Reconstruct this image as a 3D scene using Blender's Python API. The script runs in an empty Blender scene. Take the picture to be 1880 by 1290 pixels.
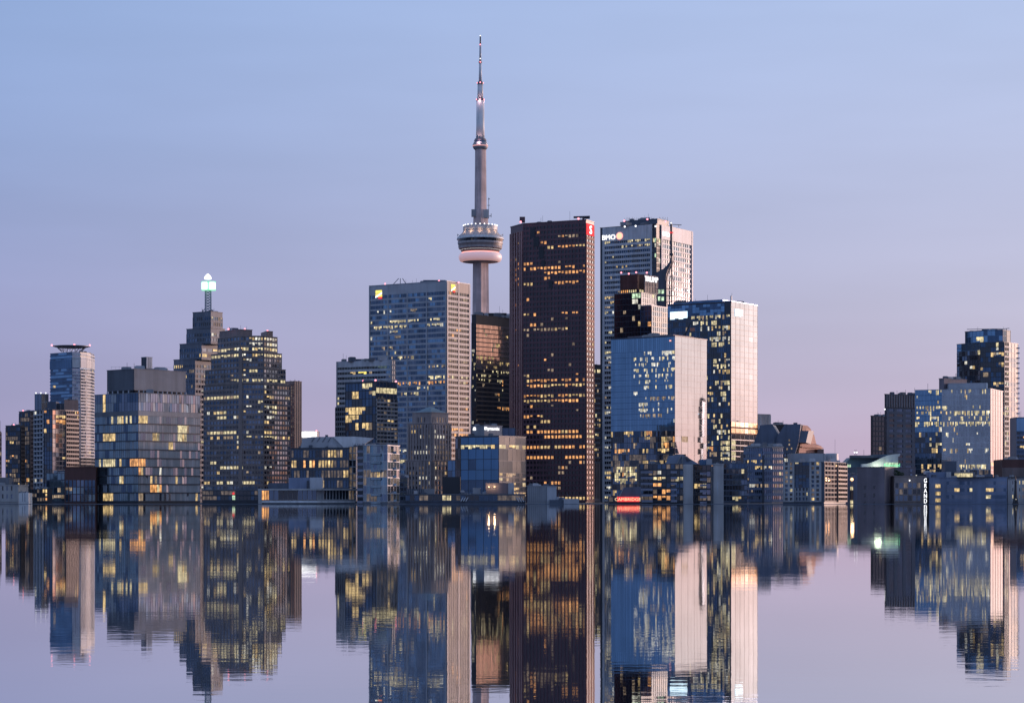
import bpy, bmesh, math, random
from mathutils import Vector, Matrix
S = bpy.context.scene
COL = S.collection
R = math.radians
rnd = random.Random(11)

# ------------------------------------------------------------------ camera
F, CX, HY, CZ = 4000.0, 940.0, 918.0, 2.0      # focal length, principal column and horizon row in photograph pixels; eye height
cam = bpy.data.cameras.new('camera')
cam.sensor_width = 36.0
cam.lens = 36.0 * F / 1880.0
cam.shift_y = (HY - 645.0) / 1880.0
cam.clip_start, cam.clip_end = 0.5, 90000.0
camo = bpy.data.objects.new('camera', cam)
COL.objects.link(camo)
camo.location = (0, 0, CZ)
camo.rotation_euler = (R(90), 0, 0)
S.camera = camo

# ------------------------------------------------------------------ sky: dusk, the afterglow 56 degrees right of the view
SUN_AZ, SUN_EL = 56.0, 4.0
W = bpy.data.worlds.new('World')
S.world = W
W.use_nodes = True
nt = W.node_tree
N, L = nt.nodes, nt.links
bg = N['Background']
def nd(t, **k):
    n = N.new(t)
    for a, v in k.items(): setattr(n, a, v)
    return n
def ma(op, a, b=None, c=None):
    n = nd('ShaderNodeMath', operation=op)
    for i, v in enumerate((a, b, c)):
        if v is None: continue
        if isinstance(v, (int, float)): n.inputs[i].default_value = v
        else: L.new(v, n.inputs[i])
    return n.outputs[0]
tc = nd('ShaderNodeTexCoord')
sx = nd('ShaderNodeSeparateXYZ')
L.new(tc.outputs['Generated'], sx.inputs[0])
X_, Y_, Z_ = sx.outputs
hor = ma('SQRT', ma('ADD', ma('MULTIPLY', X_, X_), ma('ADD', ma('MULTIPLY', Y_, Y_), 1e-6)))
elev = ma('MULTIPLY', ma('ARCTAN2', ma('MAXIMUM', Z_, 0.0), hor), 180 / math.pi)
caz = ma('DIVIDE', ma('ADD', ma('MULTIPLY', X_, math.sin(R(SUN_AZ))), ma('MULTIPLY', Y_, math.cos(R(SUN_AZ)))), hor)
efac = ma('SQRT', ma('DIVIDE', elev, 90.0))
def ramp(stops):
    r = nd('ShaderNodeValToRGB')
    r.color_ramp.interpolation = 'EASE' if False else 'LINEAR'
    e = r.color_ramp.elements
    while len(e) < len(stops): e.new(0.5)
    for el, (d, c) in zip(e, stops):
        el.position = math.sqrt(d / 90.0)
        el.color = (*c, 1)
    L.new(efac, r.inputs[0])
    return r.outputs[0]
ZEN = (.21, .32, .57)
anti = ramp([(0, (.23, .27, .44)), (2, (.20, .27, .49)), (6, (.18, .28, .54)), (14, (.20, .32, .60)), (40, (.24, .36, .63)), (90, ZEN)])
cool = ramp([(0, (.355, .325, .51)), (1.5, (.35, .335, .54)), (5, (.32, .35, .595)), (9, (.285, .38, .655)), (13, (.29, .42, .73)), (40, (.27, .40, .66)), (90, ZEN)])
mid = ramp([(0, (.59, .435, .56)), (1.5, (.57, .455, .595)), (5, (.53, .52, .68)), (9, (.50, .55, .77)), (13, (.465, .565, .83)), (40, (.34, .46, .68)), (90, ZEN)])
hot = ramp([(0, (2.4, 1.0, .70)), (1, (2.5, 1.4, 1.12)), (3, (2.5, 1.62, 1.33)), (6, (2.4, 1.78, 1.50)), (14, (1.4, 1.3, 1.25)), (40, (.48, .55, .7)), (90, ZEN)])
def mixc(f, a, b):
    m = nd('ShaderNodeMix', data_type='RGBA')
    L.new(f, m.inputs['Factor']); L.new(a, m.inputs['A']); L.new(b, m.inputs['B'])
    return m.outputs['Result']
def mapr(v, a, b, smooth=True):
    m = nd('ShaderNodeMapRange', interpolation_type='SMOOTHSTEP' if smooth else 'LINEAR')
    L.new(v, m.inputs[0]); m.inputs[1].default_value = a; m.inputs[2].default_value = b
    return m.outputs[0]
col = mixc(mapr(caz, -.7, .32), anti, cool)
col = mixc(mapr(caz, .32, .78, False), col, mid)
col = mixc(mapr(caz, .735, .99), col, hot)
# faint high veils, a few percent
nz = nd('ShaderNodeTexNoise'); nz.inputs['Scale'].default_value = 3.0; nz.inputs['Detail'].default_value = 3.0
mp = nd('ShaderNodeMapping'); mp.inputs['Scale'].default_value = (1.4, 1.4, 9); mp.inputs['Rotation'].default_value = (.0, .12, .3)
L.new(tc.outputs['Generated'], mp.inputs[0]); L.new(mp.outputs[0], nz.inputs[0])
veil = nd('ShaderNodeMapRange'); L.new(nz.outputs[0], veil.inputs[0])
veil.inputs[1].default_value, veil.inputs[2].default_value, veil.inputs[3].default_value, veil.inputs[4].default_value = .3, .7, .95, 1.05
vm = nd('ShaderNodeVectorMath', operation='SCALE'); L.new(col, vm.inputs[0]); L.new(veil.outputs[0], vm.inputs['Scale'])
L.new(vm.outputs[0], bg.inputs[0]); bg.inputs[1].default_value = 0.985
sk = nd('ShaderNodeTexSky', sky_type='NISHITA')
sk.sun_disc = False
sk.sun_elevation, sk.sun_rotation = R(1.0), R(SUN_AZ)
bg2 = nd('ShaderNodeBackground'); L.new(sk.outputs[0], bg2.inputs[0]); bg2.inputs[1].default_value = 0.012
ad = nd('ShaderNodeAddShader'); L.new(bg.outputs[0], ad.inputs[0]); L.new(bg2.outputs[0], ad.inputs[1])
L.new(ad.outputs[0], N['World Output'].inputs[0])

sl = bpy.data.lights.new('sun', 'SUN')
sl.energy, sl.angle, sl.color = 2.4, R(3.0), (1.0, .66, .55)
so = bpy.data.objects.new('sun', sl)
COL.objects.link(so)
sd = Vector((math.sin(R(SUN_AZ)) * math.cos(R(SUN_EL)), math.cos(R(SUN_AZ)) * math.cos(R(SUN_EL)), math.sin(R(SUN_EL))))
so.rotation_euler = sd.to_track_quat('Z', 'Y').to_euler()
so.location = (600, 300, 500)

S.view_settings.view_transform = 'Standard'
S.view_settings.look = 'None'
S.view_settings.exposure = 0.0
S.view_settings.gamma = 1.0
S.view_settings.use_curve_mapping = False
S.render.engine = 'CYCLES'
S.cycles.use_denoising = True
S.cycles.max_bounces = 6
S.cycles.sample_clamp_indirect = 4.0

# ------------------------------------------------------------------ materials
MATS = {}
def mat(name, base, rough=.6, metal=0., ior=1.5, grime=.25, emit=None, es=1., evar=True, coat=0., bump=0.):
    m = bpy.data.materials.new(name)
    m.use_nodes = True
    t = m.node_tree
    b = t.nodes['Principled BSDF']
    b.inputs['Base Color'].default_value = (*base, 1)
    b.inputs['Roughness'].default_value = rough
    b.inputs['Metallic'].default_value = metal
    b.inputs['IOR'].default_value = ior
    geo = t.nodes.new('ShaderNodeNewGeometry')
    def noise(sc, scale=1., det=3.):
        mp = t.nodes.new('ShaderNodeMapping'); mp.inputs['Scale'].default_value = sc
        t.links.new(geo.outputs['Position'], mp.inputs[0])
        n = t.nodes.new('ShaderNodeTexNoise'); n.inputs['Scale'].default_value = scale; n.inputs['Detail'].default_value = det
        t.links.new(mp.outputs[0], n.inputs[0])
        return n.outputs[0]
    def mr(v, a, bb, c, d):
        n = t.nodes.new('ShaderNodeMapRange'); t.links.new(v, n.inputs[0])
        for i, q in enumerate((a, bb, c, d)): n.inputs[i + 1].default_value = q
        return n.outputs[0]
    def mul(a, c):
        n = t.nodes.new('ShaderNodeMath'); n.operation = 'MULTIPLY'
        t.links.new(a, n.inputs[0]); t.links.new(c, n.inputs[1])
        return n.outputs[0]
    isl = geo.outputs['Random Per Island']
    if grime:
        f = mul(mr(noise((.35, .35, .03)), .3, .75, 1 - grime, 1 + grime * .4), mr(noise((.05, .05, .08), 1., 4.), .3, .7, 1 - grime * .8, 1 + grime * .5))
        if 'glass' in name or name == 'curtain': f = mul(f, mr(isl, 0, 1, .86, 1.12))
        v = t.nodes.new('ShaderNodeVectorMath'); v.operation = 'SCALE'
        v.inputs[0].default_value = base
        t.links.new(f, v.inputs['Scale'])
        t.links.new(v.outputs[0], b.inputs['Base Color'])
    if emit:
        if name.startswith(('glow', 'beacon')): b.inputs['Roughness'].default_value = 1.0; b.inputs['Specular IOR Level'].default_value = 0.0
        b.inputs['Emission Color'].default_value = (*emit, 1)
        if evar:
            f = mul(mr(noise((.55, .55, .35), 1., 4.), .36, .64, .45 * es, 1.4 * es), mr(noise((1.9, 1.9, .25), 1., 2.), .35, .62, .5, 1.2))
            f = mul(f, mr(isl, 0, 1, .55, 1.3))
            t.links.new(f, b.inputs['Emission Strength'])
        else:
            b.inputs['Emission Strength'].default_value = es
    MATS[name] = m
    return m
# glass
mat('mirror_glass', (.30, .37, .46), .035, .95, grime=.10)
mat('blue_glass', (.19, .32, .46), .04, .95, grime=.10)
mat('slate_glass', (.17, .21, .28), .06, .9, grime=.2)
mat('teal_glass', (.22, .31, .37), .08, .85, grime=.3)
mat('dark_glass', (.014, .02, .036), .05, 0, 1.75, grime=.2)
mat('navy_glass', (.085, .13, .20), .05, .9, grime=.25)
mat('bronze_glass', (.62, .43, .36), .06, .9, grime=.12)
mat('wine_glass', (.030, .022, .032), .08, .0, 1.6, grime=.2)
mat('pale_glass', (.36, .385, .42), .07, .9, grime=.15)
mat('curtain', (.30, .33, .37), .35, 0, 1.6, grime=.3)
mat('dim_room', (.05, .05, .06), .12, 0, 1.6, grime=.4, emit=(.8, .6, .45), es=.16)
# walls
mat('white_stone', (.58, .59, .63), .5)
mat('pale_metal', (.42, .43, .47), .45, .1, grime=.15)
mat('grey_panel', (.27, .28, .31), .45)
mat('mid_panel', (.15, .16, .19), .5)
mat('slate_panel', (.085, .105, .15), .45)
mat('dark_panel', (.048, .055, .075), .45)
mat('black_steel', (.020, .021, .030), .4)
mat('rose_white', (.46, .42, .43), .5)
mat('spire_stone', (.15, .17, .22), .5)
mat('teal_curtain', (.23, .28, .32), .35, 0, 1.5, grime=.3)
mat('teal_panel', (.06, .085, .11), .6)
mat('deep_blue_glass', (.10, .20, .33), .04, .95, grime=.10)
mat('mauve_stone', (.15, .115, .125), .6)
mat('wine_granite', (.125, .052, .066), .4)
mat('wine_rib', (.30, .13, .12), .4)
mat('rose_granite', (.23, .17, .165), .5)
mat('taupe_stone', (.27, .215, .205), .6)
mat('brown_stone', (.36, .29, .28), .7)
mat('red_stone', (.48, .22, .16), .7)
mat('brick', (.12, .055, .05), .8)
mat('mauve_plaster', (.20, .165, .19), .7)
mat('concrete', (.46, .45, .46), .8)
mat('tower_concrete', (.60, .465, .465), .75, grime=.3)
mat('blue_plaster', (.19, .23, .34), .7)
mat('white_paint', (.74, .74, .76), .5)
mat('blue_metal', (.10, .19, .33), .35, .5)
mat('roof_slate', (.11, .135, .20), .5)
mat('copper_green', (.12, .19, .24), .5)
mat('asphalt', (.05, .05, .052), .9)
mat('pale_ridge', (.45, .47, .52), .5)
mat('foliage', (.035, .06, .03), .9)
# lights
mat('lit_warm', (.03, .03, .03), .05, emit=(1.0, .70, .31), es=.80, grime=0)
mat('lit_cream', (.03, .03, .03), .05, emit=(1.0, .84, .48), es=.80, grime=0)
mat('lit_white', (.03, .03, .03), .05, emit=(1.0, .95, .80), es=.80, grime=0)
mat('lit_amber', (.03, .02, .02), .05, emit=(1.0, .46, .16), es=1.0, grime=0)
mat('lit_dim', (.03, .03, .03), .05, emit=(.75, .55, .36), es=.45, grime=0)
mat('lit_green', (.03, .03, .03), .05, emit=(.72, 1.0, .66), es=.9, grime=0)
mat('glow_white', (.8, .8, .8), .4, emit=(1, .98, .95), es=1.7, evar=False, grime=0)
mat('glow_ice', (.8, .8, .8), .4, emit=(.74, .95, 1.0), es=1.5, evar=False, grime=0)
mat('glow_green', (.5, .8, .6), .4, emit=(.62, 1.0, .70), es=1.5, evar=False, grime=0)
mat('glow_emerald', (.1, .5, .2), .4, emit=(.28, 1.0, .52), es=1.0, evar=False, grime=0)
mat('glow_red', (.5, .05, .05), .4, emit=(1, .07, .08), es=.85, evar=False, grime=0)
mat('glow_coral', (.5, .2, .2), .4, emit=(1, .42, .36), es=1.5, evar=False, grime=0)
mat('glow_yellow', (.5, .4, .1), .4, emit=(1, .80, .16), es=1.2, evar=False, grime=0)
mat('glow_pink', (.5, .3, .3), .4, emit=(1, .50, .46), es=.55, evar=False, grime=0)
mat('glow_warm', (.5, .4, .3), .4, emit=(1, .62, .32), es=1.3, evar=False, grime=0)
mat('radome_skin', (.78, .74, .74), .45, emit=(1, .50, .44), es=.34, evar=False, grime=0)
mat('sunset_reflection', (.3, .1, .05), .1, emit=(1, .50, .24), es=1.05, grime=0)  # emission in place of the low sunset mirrored in a glass face
mat('lamp_warm', (.5, .4, .3), .4, emit=(1, .60, .30), es=10, evar=False, grime=0)
mat('beacon', (.5, .1, .1), .4, emit=(1, .30, .36), es=2.6, evar=False, grime=0)

# water
wm = bpy.data.materials.new('lake_water')
wm.use_nodes = True
t = wm.node_tree
b = t.nodes['Principled BSDF']
b.inputs['Base Color'].default_value = (.57, .585, .605, 1)      # the film of sky light a calm surface throws back at this low angle
b.inputs['Metallic'].default_value = 1.0
b.inputs['Roughness'].default_value = .018
geo = t.nodes.new('ShaderNodeNewGeometry')
def wnoise(sc, det, rough=.5):
    mp = t.nodes.new('ShaderNodeMapping'); mp.inputs['Scale'].default_value = sc
    t.links.new(geo.outputs['Position'], mp.inputs[0])
    n = t.nodes.new('ShaderNodeTexNoise'); n.inputs['Scale'].default_value = 1; n.inputs['Detail'].default_value = det; n.inputs['Roughness'].default_value = rough
    t.links.new(mp.outputs[0], n.inputs[0])
    return n.outputs[0]
def bump(h, dist, prev=None):
    n = t.nodes.new('ShaderNodeBump'); n.inputs['Strength'].default_value = 1; n.inputs['Distance'].default_value = dist
    t.links.new(h, n.inputs['Height'])
    if prev: t.links.new(prev, n.inputs['Normal'])
    return n.outputs[0]
gust = t.nodes.new('ShaderNodeMapRange'); t.links.new(wnoise((.02, .05, 1), 3), gust.inputs[0])
for i_, v_ in enumerate((.35, .65, .25, 1.5)): gust.inputs[i_ + 1].default_value = v_
rip = t.nodes.new('ShaderNodeMath'); rip.operation = 'MULTIPLY'
t.links.new(wnoise((1.3, 2.8, 1), 3), rip.inputs[0]); t.links.new(gust.outputs[0], rip.inputs[1])
nrm = bump(rip.outputs[0], .0009)
nrm = bump(wnoise((.12, .2, 1), 2), .003, nrm)
t.links.new(nrm, b.inputs['Normal'])
MATS['water'] = wm

# ------------------------------------------------------------------ helpers
def Z(y, D): return CZ + (HY - y) / F * D
def PX(px, D): return Vector(((px - CX) / F * D, D))
def proj(p): return (CX + F * p[0] / p[1], HY - F * (p[2] - CZ) / p[1])
def link(o, parent=None):
    COL.objects.link(o)
    if parent: o.parent = parent
    return o
def mesh(name, verts, faces, mats, idx=None):
    me = bpy.data.meshes.new(name)
    me.from_pydata([tuple(v) for v in verts], [], faces)
    for m in mats: me.materials.append(MATS[m])
    if idx: me.polygons.foreach_set('material_index', idx)
    me.update()
    return me
def ob(name, me, parent=None, loc=(0, 0, 0), rz=0.0):
    o = bpy.data.objects.new(name, me)
    o.location = loc
    o.rotation_euler = (0, 0, rz)
    return link(o, parent)
BOXF = [(0, 3, 2, 1), (4, 5, 6, 7), (0, 1, 5, 4), (1, 2, 6, 5), (2, 3, 7, 6), (3, 0, 4, 7)]
def boxv(x0, x1, y0, y1, z0, z1):
    return [(x0, y0, z0), (x1, y0, z0), (x1, y1, z0), (x0, y1, z0), (x0, y0, z1), (x1, y0, z1), (x1, y1, z1), (x0, y1, z1)]
class MB:
    """collects several solids into ONE mesh"""
    def __init__(s): s.v, s.f = [], []
    def add(s, v, f):
        k = len(s.v); s.v += [tuple(q) for q in v]; s.f += [tuple(i + k for i in q) for q in f]
        return s
    def box(s, *a): return s.add(boxv(*a), BOXF)
    def prism(s, pts, z0, z1, top=None):
        n = len(pts); top = top or pts
        v = [(p[0], p[1], z0) for p in pts] + [(p[0], p[1], z1) for p in top]
        f = [tuple(range(n))[::-1], tuple(range(n, 2 * n))] + [(i, (i + 1) % n, n + (i + 1) % n, n + i) for i in range(n)]
        return s.add(v, f)
    def bar(s, a, c, r, n=5, r2=None):
        a, c = Vector(a), Vector(c); d = (c - a).normalized(); r2 = r if r2 is None else r2
        u = d.orthogonal().normalized(); w = d.cross(u)
        ring = [(math.cos(2 * math.pi * i / n), math.sin(2 * math.pi * i / n)) for i in range(n)]
        v = [a + u * x * r + w * y * r for x, y in ring] + [c + u * x * r2 + w * y * r2 for x, y in ring]
        f = [tuple(range(n))[::-1], tuple(range(n, 2 * n))] + [(i, (i + 1) % n, n + (i + 1) % n, n + i) for i in range(n)]
        return s.add(v, f)
    def lathe(s, prof, n=40, cx=0, cy=0):
        k = []
        for r, z in prof: k += [(cx + r * math.cos(2 * math.pi * i / n), cy + r * math.sin(2 * math.pi * i / n), z) for i in range(n)]
        f = []
        for j in range(len(prof) - 1):
            f += [(j * n + i, j * n + (i + 1) % n, (j + 1) * n + (i + 1) % n, (j + 1) * n + i) for i in range(n)]
        f += [tuple(range(n))[::-1], tuple(range((len(prof) - 1) * n, len(prof) * n))]
        return s.add(k, f)
    def put(s, name, m, parent=None, loc=(0, 0, 0), rz=0., smooth=False):
        me = mesh(name, s.v, s.f, [m])
        if smooth: me.polygons.foreach_set('use_smooth', [True] * len(me.polygons))
        return ob(name, me, parent, loc, rz)
def thing(name, label, cat, loc=(0, 0, 0), group=None, rz=0.):
    o = bpy.data.objects.new(name, None)
    o.location = loc; o.rotation_euler = (0, 0, rz); o.empty_display_size = 5
    COL.objects.link(o)
    o['label'] = label; o['category'] = cat
    if not 4 <= len(label.split()) <= 16: print('LABEL', len(label.split()), label)
    if group: o['group'] = group
    return o
def sphere(r, n=8):
    m = MB(); m.lathe([(r * math.sin(math.pi * j / 6) + .001, -r * math.cos(math.pi * j / 6)) for j in range(7)], n)
    return m
SHARED = {}
def shared(key, fn):
    if key not in SHARED: SHARED[key] = fn()
    return SHARED[key]
def beacon(parent, px, y, D, r=.8, m='beacon', name='beacon_light'):
    def mk():
        s = sphere(r); return mesh('beacon_light', s.v, s.f, [m])
    p = PX(px, D)
    o = ob(name, shared(('beacon', r, m), mk), parent)
    base = parent.location
    o.location = (p.x - base.x, p.y - base.y, Z(y, D) - base.z)
    return o

GROUND = 0.12
ALLB = []
def finish():
    for b in ALLB:
        if not b.left: continue
        mats, V, Fc, I = [], [], [], []
        for ox, oy, z, ux, uy, x0, x1, parts in b.left:
            for u0, u1, m_ in parts:
                if m_ not in mats: mats.append(m_)
                n0 = len(V); t1, t2 = rnd.gauss(0, .004), rnd.gauss(0, .004)
                for x, q in ((x0, u0), (x1, u0), (x1, u1), (x0, u1)):
                    w = -.1 + t1 * (x - x0) + t2 * (q - u0)
                    V.append((ox + ux * x - uy * w, oy + uy * x + ux * w, z + q))
                Fc.append((n0, n0 + 1, n0 + 2, n0 + 3)); I.append(mats.index(m_))
        ob('small_windows', mesh('small_windows', V, Fc, mats, I), b.e)['kind'] = 'stuff'
class Building:
    def __init__(s, name, label, cat='building', D=1500, px=940, group=None):
        p = PX(px, D)
        s.loc = Vector((p.x, p.y, GROUND))
        s.e = thing(name, label, cat, s.loc, group)
        s.left = []; s.ncnt = {}; s.blocks = []; ALLB.append(s)
    def block(s, pts, ytop, ybot=None, m='mid_panel', name='wall', depth=30., parapet=None, back=None, D=None, ph=1.2, po=.35):
        return Block(s, pts, ytop, ybot, m, name, depth, parapet, back, D, ph, po)
    def cap(s, n, lim=290):
        s.ncnt[n] = s.ncnt.get(n, 0) + 1
        return s.ncnt[n] <= lim
    def bars(s, name, m, segs, r, n=5):
        q = MB()
        for a, c in segs: q.bar(Vector(a) - s.loc, Vector(c) - s.loc, r, n)
        return q.put(name, m, s.e)
def corner(xl, xc, xr, D, al):
    c, sn = math.cos(R(al)), math.sin(R(al))
    p = PX(xc, D)
    k = (xl - CX) / F; wl = (p.x - k * D) / (c + k * sn)
    k = (xr - CX) / F; wr = (k * D - p.x) / (sn - k * c)
    return [Vector((p.x - wl * c, D + wl * sn)), p, Vector((p.x + wr * sn, D + wr * c))]
class Block:
    def __init__(s, b, pts, ytop, ybot, m, name, depth, parapet, back, D, ph, po):
        s.b, s.pts = b, pts; b.blocks.append(s)
        s.D = D or min(p.y for p in pts)
        s.z1 = Z(ytop, s.D)
        s.z0 = GROUND - .3 if ybot is None else Z(ybot, s.D)
        if back is not None: ring = list(pts) + list(back)
        elif len(pts) == 3: ring = list(pts) + [pts[0] + pts[2] - pts[1]]
        else: ring = list(pts) + [pts[-1] + Vector((0, depth)), pts[0] + Vector((0, depth))]
        s.ring = ring
        loc = [p - b.loc.xy for p in ring]
        s.core = MB().prism(loc, s.z0 - b.loc.z, s.z1 - b.loc.z).put(name, m, b.e)
        if parapet:
            c = sum(loc, Vector((0, 0))) / len(loc)
            out = [p + (p - c).normalized() * po * 1.4 for p in loc]
            MB().prism(out, s.z1 - b.loc.z - .15, s.z1 - b.loc.z + ph).put('parapet', parapet, b.e)
    def at(s, i, px, y, off=.0):
        """point on face i under photo column px, height of row y"""
        a, c = s.pts[i], s.pts[i + 1]
        k = (px - CX) / F
        d = c - a
        t = (k * a.y - a.x) / (d.x - k * d.y)
        p = a + d * t
        n = Vector((d.y, -d.x)).normalized()
        p = p + n * off
        return Vector((p.x, p.y, Z(y, s.D))), math.atan2(d.y, d.x), p.y
    def fac(s, i, ya=None, yb=None, pitch=9., nb=20, bh=.4, pw=0., dp=.4, band='white_stone', pier=None, glass=('dark_glass',), lit=(), p0=.03,
            lm=('lit_cream', 'lit_white', 'lit_dim'), t0=0., t1=1., indiv=False, tilt=.004, piers='auto', half=.6, top_band=True, run=.55, bandname='spandrel', pp=.04, gw=None):
        b = s.b
        a, c = s.pts[i], s.pts[i + 1]
        P0, P1 = a.lerp(c, t0), a.lerp(c, t1)
        d = P1 - P0; Lf = d.length; rz = math.atan2(d.y, d.x)
        z1 = s.z1 if ya is None else Z(ya, s.D)
        z0 = max(s.z0, GROUND) if yb is None else max(Z(yb, s.D), GROUND)
        nf = max(1, round((z1 - z0) / (pitch / F * s.D)))
        h = (z1 - z0) / nf; hb = h * bh
        ext = dp if (len(s.pts) == 3 and i == 0 and t1 == 1.) else 0.
        org = Vector((P0.x, P0.y, 0)) - b.loc
        # spandrels: one shared mesh
        if bh > 0:
            me = mesh(bandname, boxv(0, Lf + ext, -dp, .02, 0, hb), BOXF, [band])
            for f in range(nf + (1 if top_band else 0)):
                z = z0 + f * h
                if f == nf: z = z1 - .002
                zz = z if f < nf else z1 - hb * .5
                if f == nf: continue
                ob(bandname, me, b.e, (org.x, org.y, zz - b.loc.z), rz)
        pxw = abs(proj((P1.x, P1.y, 0))[0] - proj((P0.x, P0.y, 0))[0]) / nb
        pxh = (h - hb) / s.D * F
        bw = Lf / nb
        if pw > 0:
            pm = pier or band
            y0 = -(dp + pp)
            if pxw >= 9 or piers == 'each':
                me = mesh('pier', boxv(-pw / 2, pw / 2, y0, .02, 0, z1 - z0), BOXF, [pm])
                for k in range(nb + 1):
                    x = min(max(k * bw, pw / 2), Lf - pw / 2)
                    v = Vector((math.cos(rz), math.sin(rz))) * x
                    ob('pier', me, b.e, (org.x + v.x, org.y + v.y, z0 - b.loc.z), rz)
            else:
                q = MB()
                for k in range(nb + 1):
                    x = min(max(k * bw, pw / 2), Lf - pw / 2)
                    q.box(x - pw / 2, x + pw / 2, y0, .02, 0, z1 - z0)
                o = q.put('mullion_grid', pm, b.e, (org.x, org.y, z0 - b.loc.z), rz)
                o['kind'] = 'stuff'
        mats = list(dict.fromkeys(list(glass) + list(lm) + [q[4] for q in lit if len(q) > 4]))
        ix = {m: k for k, m in enumerate(mats)}
        punched = pw >= .6
        single = indiv or punched or (pxw >= 9 and pxh >= 7)
        ux, uy = math.cos(rz), math.sin(rz)
        g0 = rnd.choice(glass)
        for f in range(nf):
            z = z0 + f * h
            zc = z + hb + (h - hb) / 2
            yrow = HY - F * (zc - CZ) / s.D
            prow = p0 * .55 * rnd.choice((0, .3, .6, 1, 1, 2.4)) if p0 < .5 else p0
            V, Fc, I = [], [], []
            on = False; lmk = None
            for k in range(nb):
                x0, x1 = k * bw + pw / 2, (k + 1) * bw - pw / 2
                xm = (x0 + x1) / 2
                pw_ = Vector((P0.x + ux * xm, P0.y + uy * xm, zc))
                q = proj(pw_)
                pr = prow; pick = None
                for w in lit:
                    if abs(w[0] - q[1]) <= pxh * .5 + hb / s.D * F * .5 + .01 and w[1] <= q[0] <= w[2]:
                        pr = w[3]; pick = w[4] if len(w) > 4 else None
                if pr >= .3: on = rnd.random() < pr
                elif on: on = rnd.random() < (run * .7 if pr > 0 else 0)
                else: on = rnd.random() < pr
                if on:
                    if pick and rnd.random() < .8: mk = pick
                    else:
                        if lmk is None or rnd.random() < .3: lmk = rnd.choice(lm)
                        mk = lmk
                else:
                    lmk = None
                    if rnd.random() < (.85 if indiv else .55): g0 = rnd.choice(glass)
                    mk = g0
                zb, zt = hb, h
                parts = [(zb, zt, mk)]
                if on and rnd.random() < half:
                    sp = zb + (zt - zb) * rnd.uniform(.2, .6)
                    parts = [(zb, sp, glass[0]), (sp, zt, mk)]
                if single and b.cap('window'):
                    for (u0, u1, m_) in [(zb, zt, mk)]:
                        w_, h_ = round(x1 - x0, 3), round(u1 - u0, 3)
                        me = shared(('win', w_, h_, m_), lambda: mesh('window', [(0, 0, 0), (w_, 0, 0), (w_, 0, h_), (0, 0, h_)], [(0, 1, 2, 3)], [m_]))
                        o = ob('window', me, b.e, (org.x + ux * x0 + uy * .1, org.y + uy * x0 - ux * .1, z + u0 - b.loc.z), rz)
                        o.rotation_euler = (rnd.gauss(0, tilt), 0, rz + rnd.gauss(0, tilt))
                    continue
                if single:
                    b.left.append((org.x, org.y, z - b.loc.z, ux, uy, x0, x1, parts)); continue
                for (u0, u1, m_) in parts:
                    ta, tb = rnd.gauss(0, tilt), rnd.gauss(0, tilt)
                    n0 = len(V)
                    for (x, zq) in ((x0, u0), (x1, u0), (x1, u1), (x0, u1)):
                        V.append((x, -.1 + ta * (x - xm) + tb * (zq - (u0 + u1) / 2), zq))
                    Fc.append((n0, n0 + 1, n0 + 2, n0 + 3)); I.append(ix[m_])
            if V:
                ob('window_band', mesh('window_band', V, Fc, mats, I), b.e, (org.x, org.y, z - b.loc.z), rz)
def addbox(b, name, m, x0, x1, ya, yb, D, depth=8., rz=0., al=None, xc=None):
    """a box part seen between columns x0..x1 and rows ya..yb"""
    if al is not None:
        pts = corner(x0, xc, x1, D, al); ring = pts + [pts[0] + pts[2] - pts[1]]
    else:
        p, q = PX(x0, D), PX(x1, D); ring = [p, q, q + Vector((0, depth)), p + Vector((0, depth))]
    zb = GROUND - .3 if yb is None else Z(yb, D)
    return MB().prism([v - b.loc.xy for v in ring], zb - b.loc.z, Z(ya, D) - b.loc.z).put(name, m, b.e)
def letters(name, text, m, hgt, thick, parent, loc, rz, sx=1., align='CENTER', spacing=1.):
    cu = bpy.data.curves.new('lettering', 'FONT')
    cu.body = text; cu.size = hgt / .69; cu.extrude = thick / 2; cu.align_x = align; cu.space_character = spacing; cu.resolution_u = 3
    o = bpy.data.objects.new('tmp', cu); COL.objects.link(o)
    dg = bpy.context.evaluated_depsgraph_get(); dg.update()
    me = bpy.data.meshes.new_from_object(o.evaluated_get(dg))
    bpy.data.objects.remove(o)
    me.name = name; me.materials.clear(); me.materials.append(MATS[m])
    for v in me.vertices: v.co = (v.co.x * sx, -v.co.z, v.co.y)
    o = ob(name, me, parent, loc, rz)
    return o

def clutter(b, blk, n=5, seed=1, masts=2, big=1.):
    """cooling units, vents and thin masts standing on a flat roof"""
    r = random.Random(seed); ring = blk.ring; c = sum(ring, Vector((0, 0))) / len(ring)
    def spot(): 
        j = r.randrange(len(ring)); p = ring[j].lerp(ring[(j + 1) % len(ring)], r.random())
        return c.lerp(p, r.uniform(.25, .86)) - b.loc.xy
    z = blk.z1 - b.loc.z
    big = min(big, .022 * max((ring[0] - ring[2]).length, 8))
    for _ in range(n):
        p = spot(); w, d, h = r.uniform(1.2, 4) * big, r.uniform(1.2, 3) * big, r.uniform(1.2, 3.2) * big
        MB().box(-w, w, -d, d, -.1, h).box(-w * .8, w * .8, -d * .8, d * .8, h + .01, h + .3).put('cooling_unit', r.choice(('grey_panel', 'mid_panel', 'pale_metal', 'slate_panel')), b.e, (p.x, p.y, z), r.uniform(0, .6))
    for _ in range(masts):
        p = spot(); MB().bar((0, 0, -.1), (0, 0, r.uniform(4, 9) * big), .13, 4).put('roof_mast', 'mid_panel', b.e, (p.x, p.y, z))

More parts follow.
